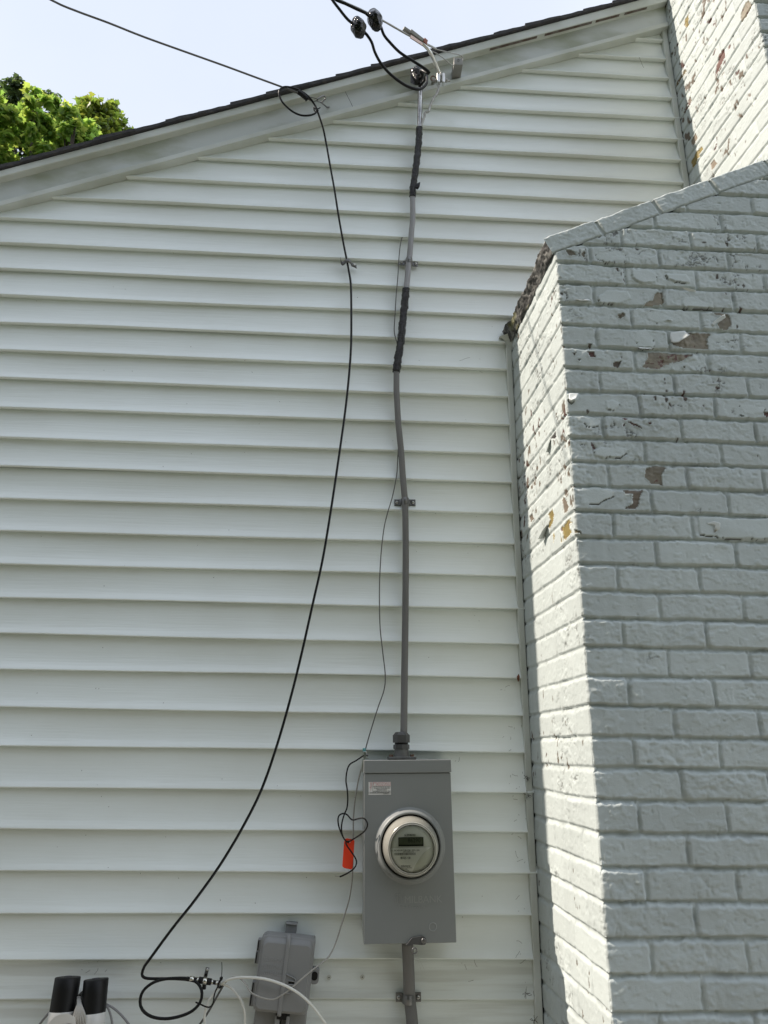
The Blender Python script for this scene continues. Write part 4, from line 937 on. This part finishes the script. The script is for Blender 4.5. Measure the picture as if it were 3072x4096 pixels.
# ------------------------------------------------------------------ ground wire (thin grey)
gw1 = [(1609,948,-.018),(1602,975,-.028),(1596,1030,-.032),(1592,1100,-.032),(1585,1180,-.030),(1580,1260,-.030),(1577,1320,-.032),(1582,1352,-.036),(1588,1375,-.040),(1588,1440,-.040),(1594,1600,-.034),(1594,1760,-.030),(1590,1850,-.028),(1586,1905,-.028),(1570,1985,-.035),(1548,2060,-.045),(1535,2120,-.05),(1524,2220,-.055),(1518,2350,-.055),(1520,2500,-.055),(1530,2600,-.055),(1541,2700,-.055),(1536,2760,-.055),(1512,2830,-.055),(1490,2900,-.058),(1472,2960,-.060),(1459,3008,-.062)]
cable('ground_wire', gw1, .0017, WIRE, 'very thin grey wire wandering down beside the thick grey service cable', cat='wire', n=8)
gc = empty('ground_clamp', P(1457,3020,-.065), label='small metal clamp hooked over the top left corner of the enclosure', cat='clamp')
c0 = P(1458,3018,-.066)
world_child(MB().box(c0.x-.0045,c0.x+.0055,-.072,-.058,c0.z-.009,c0.z+.008).build('clamp_block', ALU, bevel=.0015), gc)
tube_thing([c0+Vector((-.001,0,.007)),c0+Vector((-.001,0,.017))], .0045, 'terminal', COPPER, gc, 8)
tube_thing([c0+Vector((.004,-.004,-.001)),c0+Vector((.010,-.004,-.001))], .004, 'clamp_screw', ZINC, gc, 8)
pl = [(1474,3031),(1458,3031),(1450,3040),(1447,3065),(1446,3088)]
vs = []
for q in pl: w_ = P(*q,-.10); vs += [w_+Vector((0,-.012,0)), w_+Vector((0,.02,0))]
oo = world_child(MB().add(vs, [(2*i,2*i+2,2*i+3,2*i+1) for i in range(len(pl)-1)]).build('clamp_hook', ALU), gc); q_ = oo.modifiers.new('s','SOLIDIFY'); q_.thickness = .0028
gw2 = [(1458,3030,-.070),(1450,3060,-.07),(1441,3090,-.06),(1430,3140,-.05),(1420,3200,-.045),(1414,3270,-.045),(1413,3350,-.045),(1412,3420,-.045),(1410,3490,-.045),(1406,3540,-.048),(1396,3600,-.05),(1380,3655,-.055),(1362,3712,-.06),(1345,3765,-.066),(1328,3805,-.072),(1305,3838,-.080),(1265,3868,-.092),(1225,3900,-.102),(1185,3935,-.108),(1150,3965,-.110),(1120,3985,-.110),(1095,3997,-.108),(1060,3994,-.106),(1020,3980,-.104),(1000,3965,-.100),(985,3940,-.095),(966,3918,-.085),(950,3910,-.075),(930,3908,-.06),(912,3918,-.05),(893,3940,-.04)]
cable('thin_wire', gw2, .0019, WIREL, 'thin pale wire running down behind the red tag and across the telephone box', cat='wire', n=8)
# black wire twisted into a heart shape
bw = [(1454,3022,-.072),(1440,3032,-.085),(1420,3045,-.095),(1402,3055,-.10),(1392,3070,-.10),(1386,3095,-.10),(1384,3125,-.10),(1389,3160,-.10),(1391,3200,-.10),(1387,3235,-.102),(1378,3255,-.105),(1368,3290,-.105),(1366,3320,-.103),(1372,3348,-.10),(1385,3365,-.10),(1395,3369,-.095),(1400,3365,-.09),(1390,3366,-.088),(1378,3358,-.09),(1364,3330,-.092),(1354,3300,-.094),(1352,3275,-.096),(1358,3260,-.098),(1374,3254,-.10),(1390,3260,-.105),(1402,3275,-.108),(1414,3280,-.118),(1432,3275,-.132),(1450,3272,-.142),(1463,3280,-.146),(1470,3297,-.148),(1465,3315,-.146),(1450,3332,-.140),(1430,3346,-.125),(1411,3358,-.105),(1400,3364,-.10),(1384,3368,-.098),(1386,3380,-.105),(1400,3400,-.108),(1414,3420,-.11),(1424,3438,-.11),(1426,3455,-.11),(1415,3475,-.108),(1395,3490,-.104),(1372,3502,-.10),(1359,3507,-.098)]
cable('black_wire', bw, .0020, BLK, 'black insulated wire bent into a heart-shaped loop left of the meter enclosure', cat='wire', step=.005, n=8)
tube_thing(PP([(1359,3507,-.098),(1350,3506,-.097),(1339,3504,-.096)],step=.004), .0008, 'bare_wire_end', ALUD, bpy.data.objects['black_wire'], 6)
bpy.data.objects['bare_wire_end'].matrix_parent_inverse = Matrix()
# red tag
tp = [(1380,3356),(1388,3353),(1412,3357),(1418,3364),(1411,3470),(1405,3478),(1376,3472),(1369,3465),(1376,3368)]
rg = MB().prism([(P(a,b,-.094).x, P(a,b,-.094).z) for a,b in tp], -.0955, -.0935).build('red_tag', RED, None, bevel=.0005, label='bright red rectangular plastic tag hanging on the black wire', cat='tag')
w_ = P(1397,3366,-.096); MB().lathe([(.0036,-.0960),(.0036,-.0957),(.0001,-.0957)], (w_.x,0,w_.z), 16).build('tag_hole', STICK, rg)

# ------------------------------------------------------------------ telephone box
tb = empty('telephone_box', (-.1335,0,.959), (0,R(4.6),0), label='tilted grey plastic telephone interface box with a vertical rib and hinged lid', cat='utility box')
def rrect(w0, w1, h0, h1, r, n=6):
    o = []
    for (cx2, cz2, a0) in ((w1-r,h1-r,0),(w0+r,h1-r,90),(w0+r,h0+r,180),(w1-r,h0+r,270)):
        for k in range(n+1): a = R(a0+90*k/n); o.append((cx2+r*math.cos(a), cz2+r*math.sin(a)))
    return o
tw, th_ = .0700, .0860
def loft(secs, name, mt_, par, **kw):      # secs: list of (poly, y)
    n = len(secs[0][0]); vs = []
    for poly, y in secs: vs += [(x,y,z) for x,z in poly]
    fs = [(i*n+k,i*n+(k+1)%n,(i+1)*n+(k+1)%n,(i+1)*n+k) for i in range(len(secs)-1) for k in range(n)] + [tuple((len(secs)-1)*n+k for k in range(n))]
    o = MB().add(vs, fs).build(name, mt_, par, **kw); return o
lid = loft([(rrect(-tw,tw,-th_,th_,.016),-.034),(rrect(-tw,tw,-th_,th_,.016),-.066),(rrect(-tw+.001,tw-.001,-th_+.001,th_-.001,.016),-.069),(rrect(-tw+.004,tw-.004,-th_+.004,th_-.004,.015),-.0705),(rrect(-tw+.006,tw-.006,-th_+.006,th_-.006,.014),-.0705),(rrect(-tw+.0075,tw-.0075,-th_+.0075,th_-.0115,.013),-.078),(rrect(-tw+.009,tw-.009,-th_+.009,th_-.0165,.012),-.081)], 'lid', PHONE, tb, smooth=False)
lid.data.shade_smooth(); bv = lid.modifiers.new('b','BEVEL'); bv.width = .0008; bv.limit_method='ANGLE'; lid.modifiers.new('w','WEIGHTED_NORMAL')
MB().box(-tw+.006, tw-.002, -.040, -.004, -th_-.06, th_-.006).build('base', PHONE, tb, bevel=.004)
MB().tube(smooth_path([(.001,-.071,th_+.004),(.001,-.0785,th_-.004),(.001,-.0815,th_-.018),(.0005,-.082,0),(0,-.082,-th_+.012),(0,-.078,-th_-.002)],.01), .0052, 12, flat=.55).build('centre_rib', PHONE, tb, smooth=True)
MB().box(-.013,.016,-.026,-.004,th_-.002,th_+.021).box(-.014,.017,-.032,-.004,th_+.0185,th_+.0215).build('mounting_tab', PHONE, tb, bevel=.001)
MB().lathe([(.0048,-.0265),(.0045,-.024),(.0001,-.024)], (.0015,0,th_+.010), 16).build('tab_hole', BLKM, tb)
for (z0,z1,xo) in ((.045,.071,-.0785),(.016,.044,-.0795),(-.050,-.024,-.0785),(-.078,-.051,-.0795)):
    h_ = MB().box(xo, -tw+.001, -.064, -.040, z0, z1).build('hinge', PHONE, tb, bevel=.001)
    MB().box(xo+.0015,xo+.0045,-.0655,-.0638,z0+.002,z1-.002).build('hinge_slot', BLKM, h_)
ht = MB().prism(rrect(tw-.004,tw+.0185,-.020,.016,.009), -.056, -.030).build('side_latch', PHONE, tb, bevel=.0015)
MB().prism(rrect(tw-.001,tw+.0150,-.011,.009,.008), -.0575, -.0558).build('latch_opening', BLKM, ht)
for i, tx in enumerate(['TELEPHONE','NETWORK','INTERFACE']):
    text_obj('embossed_lettering', tx, .0125, (-.058,-.0808,.0285-i*.0150), PEMB, tb, extrude=.0008, sx=.80)
lk = MB().tube(smooth_path([(.002,-.083,.005),(.016,-.083,.0),(.0275,-.083,-.004),(.030,-.083,-.008),(.030,-.083,-.028)],.004), .0015, 6)
lk.tube([(.030,-.083,-.018),(.012,-.083,-.018)], .0016, 6).tube([(.012,-.083,-.010),(.029,-.083,-.010)], .0013, 6).tube([(-.002,-.083,-.040),(.020,-.083,-.036)], .0014, 6)
lk = lk.build('lock_guard', PHONE, tb, smooth=True)
MB().lathe([(.0052,-.0812),(.0050,-.0845),(.0036,-.0850),(.0034,-.0835),(.0001,-.0835)], (.0245,0,-.0285), 20).build('lock_screw', ZINC, tb, smooth=True)
MB().box(.0135,.0275,-.0822,-.0812,-.0165,-.0118).build('lock_slot', BLKM, tb)
MB().box(-.006,.018,-.066,-.030,-th_-.014,-th_-.001).build('cable_entry', BLKM, tb)
MB().tube(smooth_path([(.002,-.06,-th_-.004),(-.002,-.062,-th_-.03),(-.006,-.06,-th_-.08)],.01),.0012,6).tube(smooth_path([(.008,-.06,-th_-.004),(.003,-.064,-th_-.03),(-.001,-.06,-th_-.08)],.01),.0012,6).build('inner_wires', BLK, tb)
MB().box(-.010,.002,-.064,-.03,-th_-.10,-th_-.006).box(.018,.026,-.064,-.03,-th_-.10,-th_-.006).build('cable_channel', PHONE, tb, bevel=.001)

# ------------------------------------------------------------------ cable splice canisters bottom left
def canister(ptop, pbot, r, seed, label):
    a, b = Vector(ptop), Vector(pbot); L_ = (b-a).length
    e = empty('cable_canister', tuple(a), label=label, cat='canister', group='black capped canisters at the foot of the wall')
    q = (a-b).normalized().to_track_quat('Z','Y'); e.rotation_mode = 'QUATERNION'; e.rotation_quaternion = q
    MB().lathe([(.0001,-.0008),(r*.30,-.0008),(r*.32,.0003),(r*.96,.0),(r,-.0015),(r*1.0,-.030),(r*.99,-.078)], (0,0,0), 40, 'z').build('black_cap', BLKM, e, smooth=False).data.shade_smooth()
    MB().lathe([(r*.34,-.0005),(r*.34,.0022),(r*.26,.0022),(r*.22,-.001),(.0001,-.001)], (.0,0,0), 20, 'z').build('centre_boss', mat('boss_grey%d'%seed,(.06,.06,.06),rough=.5), e)
    MB().lathe([(r*1.01,-.070),(r*1.03,-.072),(r*1.02,-.104),(r*1.0,-.106),(r*.97,-.108)], (0,0,0), 40, 'z').build('white_tape_band', WTAPE, e, smooth=True)
    MB().lathe([(r*.93,-.105),(r*.95,-.16),(r*.9,-.22)], (0,0,0), 40, 'z').build('body', mat('grey_body%d'%seed,(.28,.27,.25),rough=.7,var=.5,vscale=20), e, smooth=True)
    return e
canister(P(272,3908,-.085), P(230,4170,-.105), .0305, 1, 'black capped canister with white tape, the left one of the pair')
canister(P(385,3916,-.085), P(360,4180,-.105), .0295, 2, 'black capped canister with white tape, the right one of the pair')
MB().box(P(315,3990,-.07).x,P(330,3990,-.07).x,-.085,-.01,P(322,4000,-.07).z,P(322,3972,-.07).z).build('standoff_clamp', BLKM, None, label='small dark clamp between the two black capped canisters', cat='clamp', bevel=.002)
bd = MB(); rg_ = random.Random(2)
for k in range(6):
    x0 = 314+rg_.uniform(-3,4); x1 = 318+(k-2.5)*9
    bd.tube(PP([(x0,3988,-.095),(x0+(x1-x0)*.3,4020,-.115),(x1,4070,-.125),(x1+(x1-316)*.5,4180,-.12)],step=.01), .0030, 8)
bd.build('wire_bundle', WIREL, None, smooth=True, label='bundle of pale grey wires fanning down between the two black capped canisters', cat='wires')
for pts, lb_ in (([(424,4020,-.06),(436,4040,-.06),(446,4075,-.06),(452,4130,-.06),(455,4190,-.06)],'grey cable curving down close beside the right black capped canister'),
                 ([(420,4015,-.05),(450,4030,-.05),(480,4055,-.05),(510,4090,-.05),(540,4140,-.05),(560,4190,-.05)],'grey cable slanting away right from the right black capped canister'),
                 ([(196,4050,-.05),(180,4070,-.05),(160,4095,-.05),(140,4130,-.05),(125,4190,-.05)],'grey cable slanting away left from the left black capped canister')):
    cable('grey_cable', pts, .0028, WIREL if 'right' in lb_[:0] else mat('mid_grey_wire',(.22,.22,.22),rough=.5), lb_)
ltp = [P(186,4110,-.14),P(200,4085,-.142),P(230,4062,-.145),(P(270,4055,-.145)),P(300,4068,-.14)]
vs = []
for p_ in smooth_path(ltp,.006): vs += [p_, p_+Vector((.004,.004,-.020))]
MB().add(vs, [(2*i,2*i+2,2*i+3,2*i+1) for i in range(len(vs)//2-1)]).build('loose_tape_strip', WTAPE, None, smooth=True, label='loose strip of white tape sagging across the left canister', cat='tape')

# ------------------------------------------------------------------ small marks: dried vine bits, dead leaf, old screw holes
vb = MB(); rv = random.Random(12)
def bit(px, py, L_, a, Y=-.019, curl=.4, r=.00038):
    p = P(px,py,Y); pts = [p]; 
    for k in range(4):
        a += rv.uniform(-curl,curl); p = p+Vector((math.cos(a)*L_/4, rv.uniform(-.001,.0005), math.sin(a)*L_/4)); pts.append(p)
    vb.tube(smooth_path(pts,.003), r, 4)
for px,py,n,sx_,sy_ in [(2030,2750,6,40,80),(2040,2950,12,50,90),(2060,3130,14,40,90),(2080,3300,16,60,90),(2060,3450,12,70,90),(2095,3620,8,60,90),(2110,3800,10,50,100),(2120,3960,10,50,90),(1800,3030,6,50,15),(1860,3880,8,90,40),(1900,1500,6,60,60),(370,3870,9,60,30),(1900,2200,5,120,120),(350,3880,7,50,12)]:
    for _ in range(max(3,n//2)): bit(px+rv.gauss(0,sx_*.5), py+rv.gauss(0,sy_*.5), rv.choice([.002,.004,.008,.014,.02])*rv.uniform(.6,1.1), rv.uniform(0,6.28))
for c_, n in (((2107,3112),9),((2112,3180),7),((2105,3975),8),((2135,4080),8)):
    for k in range(n): bit(c_[0]+rv.uniform(-4,4), c_[1]+rv.uniform(-4,4), rv.uniform(.005,.014), 2*math.pi*k/n, -.026, .5, .0006)
bit(2557,228,.06,-1.45,-.021,.12,.0006); bit(1880,1430,.04,-2.9,-.02,.2)
for _ in range(70): bit(rv.uniform(20,2000), rv.uniform(1000,4000), rv.uniform(.001,.003), rv.uniform(0,6.28), -.018, .3, .0006)
vb.build('dried_vine_bits', TWIG, None, kind='stuff', label='scattered dark dried tendrils and specks stuck to the siding', cat='dried vine')
p = [P(a,b,-.026) for a,b in [(2075,2695),(2068,2705),(2066,2716),(2072,2728),(2077,2722),(2078,2705)]]
p[2] += Vector((0,-.006,0)); p[5] += Vector((0,-.004,0))
MB().add(p, [(0,1,2,5),(2,3,4,5)]).build('dead_leaf', LEAFD, None, label='tiny brown dead leaf caught beside the corner trim strip', cat='leaf')
# screw holes with dirt rings
HOLE = mat('old_screw_hole', (.05,.045,.04), rough=.9); PUT = mat('old_caulk_mark', (.46,.47,.42), rough=.7)
for px,py,nm in ((1316,3909,'left'),(1449,3908,'right')):
    w_ = P(px,py,-.012); e = MB().lathe([(.0062,-.0133),(.0050,-.0137),(.0018,-.0136)], (w_.x,0,w_.z), 9).build('screw_hole_mark', PUT, None, smooth=True, label='old caulked screw hole, the %s one of two between telephone box and lower grey cable' % nm, cat='screw hole', group='old screw holes')
    MB().lathe([(.0018,-.0139),(.0001,-.0139)], (w_.x,0,w_.z), 9).build('hole', HOLE, e)

# ------------------------------------------------------------------ trees behind the house
def leaf_mat(name, c, tr):
    mt = bpy.data.materials.new(name); mt.use_nodes = True; nt = mt.node_tree; b = nt.nodes['Principled BSDF']; o = nt.nodes['Material Output']
    at = nt.nodes.new('ShaderNodeAttribute'); at.attribute_name = 'Col'
    m1 = nt.nodes.new('ShaderNodeMix'); m1.data_type = 'RGBA'; m1.blend_type = 'MULTIPLY'; m1.inputs[0].default_value = 1; m1.inputs[7].default_value = (*c,1)
    nt.links.new(at.outputs[0], m1.inputs[6]); nt.links.new(m1.outputs[2], b.inputs['Base Color']); b.inputs['Roughness'].default_value = .5
    t = nt.nodes.new('ShaderNodeBsdfTranslucent'); m2 = nt.nodes.new('ShaderNodeMix'); m2.data_type='RGBA'; m2.blend_type='MULTIPLY'; m2.inputs[0].default_value = 1; m2.inputs[7].default_value = (*tr,1)
    nt.links.new(at.outputs[0], m2.inputs[6]); nt.links.new(m2.outputs[2], t.inputs[0])
    mx = nt.nodes.new('ShaderNodeMixShader'); mx.inputs[0].default_value = .5
    nt.links.new(b.outputs[0], mx.inputs[1]); nt.links.new(t.outputs[0], mx.inputs[2]); nt.links.new(mx.outputs[0], o.inputs[0]); return mt
BARK = mat('bark', (.07,.055,.045), rough=.9, bump=.8, bscale=20)
def tree(label, Y, clumps, extra, lm, base, leaf=.11, dens=420, seed=1, outline=()):
    rn = np.random.default_rng(seed); d_ = (Y+DCAM)
    cs = []
    for px, py, rp_ in clumps:
        c = P(px,py,Y); c.y += float(rn.uniform(-.5,.5)); cs.append((c, rp_*d_/F_PX*1.02))
    for ol, cnt in outline:
        xs_ = [q[0] for q in ol]; ys_ = [q[1] for q in ol]
        for _ in range(int(cnt*1.7)):
            px = float(rn.uniform(xs_[0], xs_[-1])); rp_ = float(rn.uniform(17, 34)); top_ = float(np.interp(px, xs_, ys_))
            py = top_+rp_*1.95+float(rn.uniform(0,1))**1.6*(740-top_)*.75
            c = P(px,py,Y); c.y += float(rn.uniform(-.9,.7)); cs.append((c, rp_*d_/F_PX*1.1))
    cs += [(Vector(c), r) for c, r in extra]
    e = empty('maple_tree', base, label=label, cat='tree', group='trees beyond the roof')
    shape = np.array([(0,0),(.35,.16),(.30,.42),(.55,.36),(.62,.62),(1,0),(.62,-.62),(.55,-.36),(.30,-.42),(.35,-.16)])*np.array([1,.75])
    V = []; Fc = []; Cc = []
    for c, r in cs:
        n = int(dens*(r/.3)**(2 if r > .45 else 1.25)); 
        dirs = rn.normal(size=(n,3)); dirs /= np.linalg.norm(dirs,axis=1)[:,None]
        # lumpy shell: sub clumps
        sub = rn.normal(size=(9,3)); sub /= np.linalg.norm(sub,axis=1)[:,None]
        near = (dirs@sub.T).max(1); rad = r*(.55+.45*near**2)*rn.uniform(.55,1.06,n)**.6 if r > .45 else r*1.8*rn.uniform(0,1,n)**.6*(.55+.45*near)
        pos = np.array(c)+dirs*rad[:,None]*np.array([1,1,.9])
        for k in range(n):
            nrm = dirs[k]*.5+np.array([0,0,.8])+rn.normal(size=3)*.55; nrm /= np.linalg.norm(nrm)
            t = np.cross(nrm, rn.normal(size=3)); t /= np.linalg.norm(t); bt = np.cross(nrm,t); L_ = leaf*rn.uniform(.6,1.25)
            b = len(V)
            for (u,v) in shape: V.append(pos[k]+t*(u-.4)*L_+bt*v*L_ - nrm*(abs(v)*.25*L_+.15*L_*u*u))
            Fc += [(b,b+1,b+2,b+3),(b,b+3,b+4,b+5),(b,b+5,b+6,b+7),(b,b+7,b+8,b+9)]
            q = rn.uniform(.65,1.2); Cc += [(q*rn.uniform(.85,1.25),q,q*.9,1)]*10
    me = bpy.data.meshes.new('crown'); me.from_pydata([tuple(v) for v in V], [], Fc); ca = me.color_attributes.new('Col','FLOAT_COLOR','POINT'); ca.data.foreach_set('color', np.array(Cc,np.float32).ravel())
    me.materials.append(lm); o = bpy.data.objects.new('crown', me); COL.objects.link(o); world_child(o, e)
    tk = MB(); fork = Vector((base[0]+.2, base[1], base[2]+3.0))
    tk.tube(smooth_path([Vector(base), Vector(base)+Vector((.05,0,1.5)), fork],.2), [.22-.006*i for i in range(len(smooth_path([Vector(base), Vector(base)+Vector((.05,0,1.5)), fork],.2)))], 10)
    for c, r in cs[::7]:
        mid_ = fork.lerp(c,.5)+Vector((0,0,-.15)); pp = smooth_path([fork-Vector((0,0,.2)), mid_, c],.1); k_ = len(pp)
        tk.tube(pp, [.03*(1-i/k_)+.006 for i in range(k_)], 6)
        for _ in range(3):
            q = c+Vector(rn.normal(size=3))*r*.6; pp = smooth_path([c.lerp(mid_,.3), c.lerp(q,.5)+Vector((0,0,.03)), q],.08); k_ = len(pp); tk.tube(pp, [.018*(1-i/k_)+.004 for i in range(k_)], 5)
    world_child(tk.build('trunk', BARK, None, smooth=True), e)
LM1 = leaf_mat('maple_leaf_bright', (.13,.22,.05), (.46,.66,.13)); LM2 = leaf_mat('maple_leaf_dark', (.04,.068,.028), (.11,.18,.055)); LM3 = leaf_mat('maple_leaf_mid', (.10,.15,.03), (.38,.50,.08))
tree('darker green maple rising highest at the left edge, behind the brighter one', 12, [], [((-6.5,12,6.3),1.0),((-7.6,12,5.6),1.1),((-5.6,12.3,5.2),1.1)], LM2, (-6.4,12.3,0), leaf=.16, dens=170, seed=3, outline=(([(-90,410),(0,392),(40,350),(72,330),(100,352),(125,420),(135,490)],46),([(222,440),(238,405),(262,394),(280,415),(286,460)],12)))
tree('bright yellow-green maple just above the roof edge at the left', 8, [], [((-5.2,8.4,4.4),.9),((-4.2,8.6,4.0),.8),((-6.0,8.2,4.6),.9)], LM1, (-4.9,8.6,0), leaf=.145, dens=230, seed=5, outline=(([(-90,610),(0,550),(40,500),(98,455),(145,445),(195,458),(235,492),(280,500),(330,532),(390,550),(440,580)],90),))
tree('smaller mid-green maple showing just right of the bright one over the roof', 10, [], [((-3.7,10.2,4.6),.8),((-3.2,10,4.0),.8)], LM3, (-3.6,10.2,0), leaf=.14, dens=190, seed=9, outline=(([(345,525),(370,490),(394,462),(420,462),(440,472),(475,488),(505,494),(520,510),(530,530)],34),))
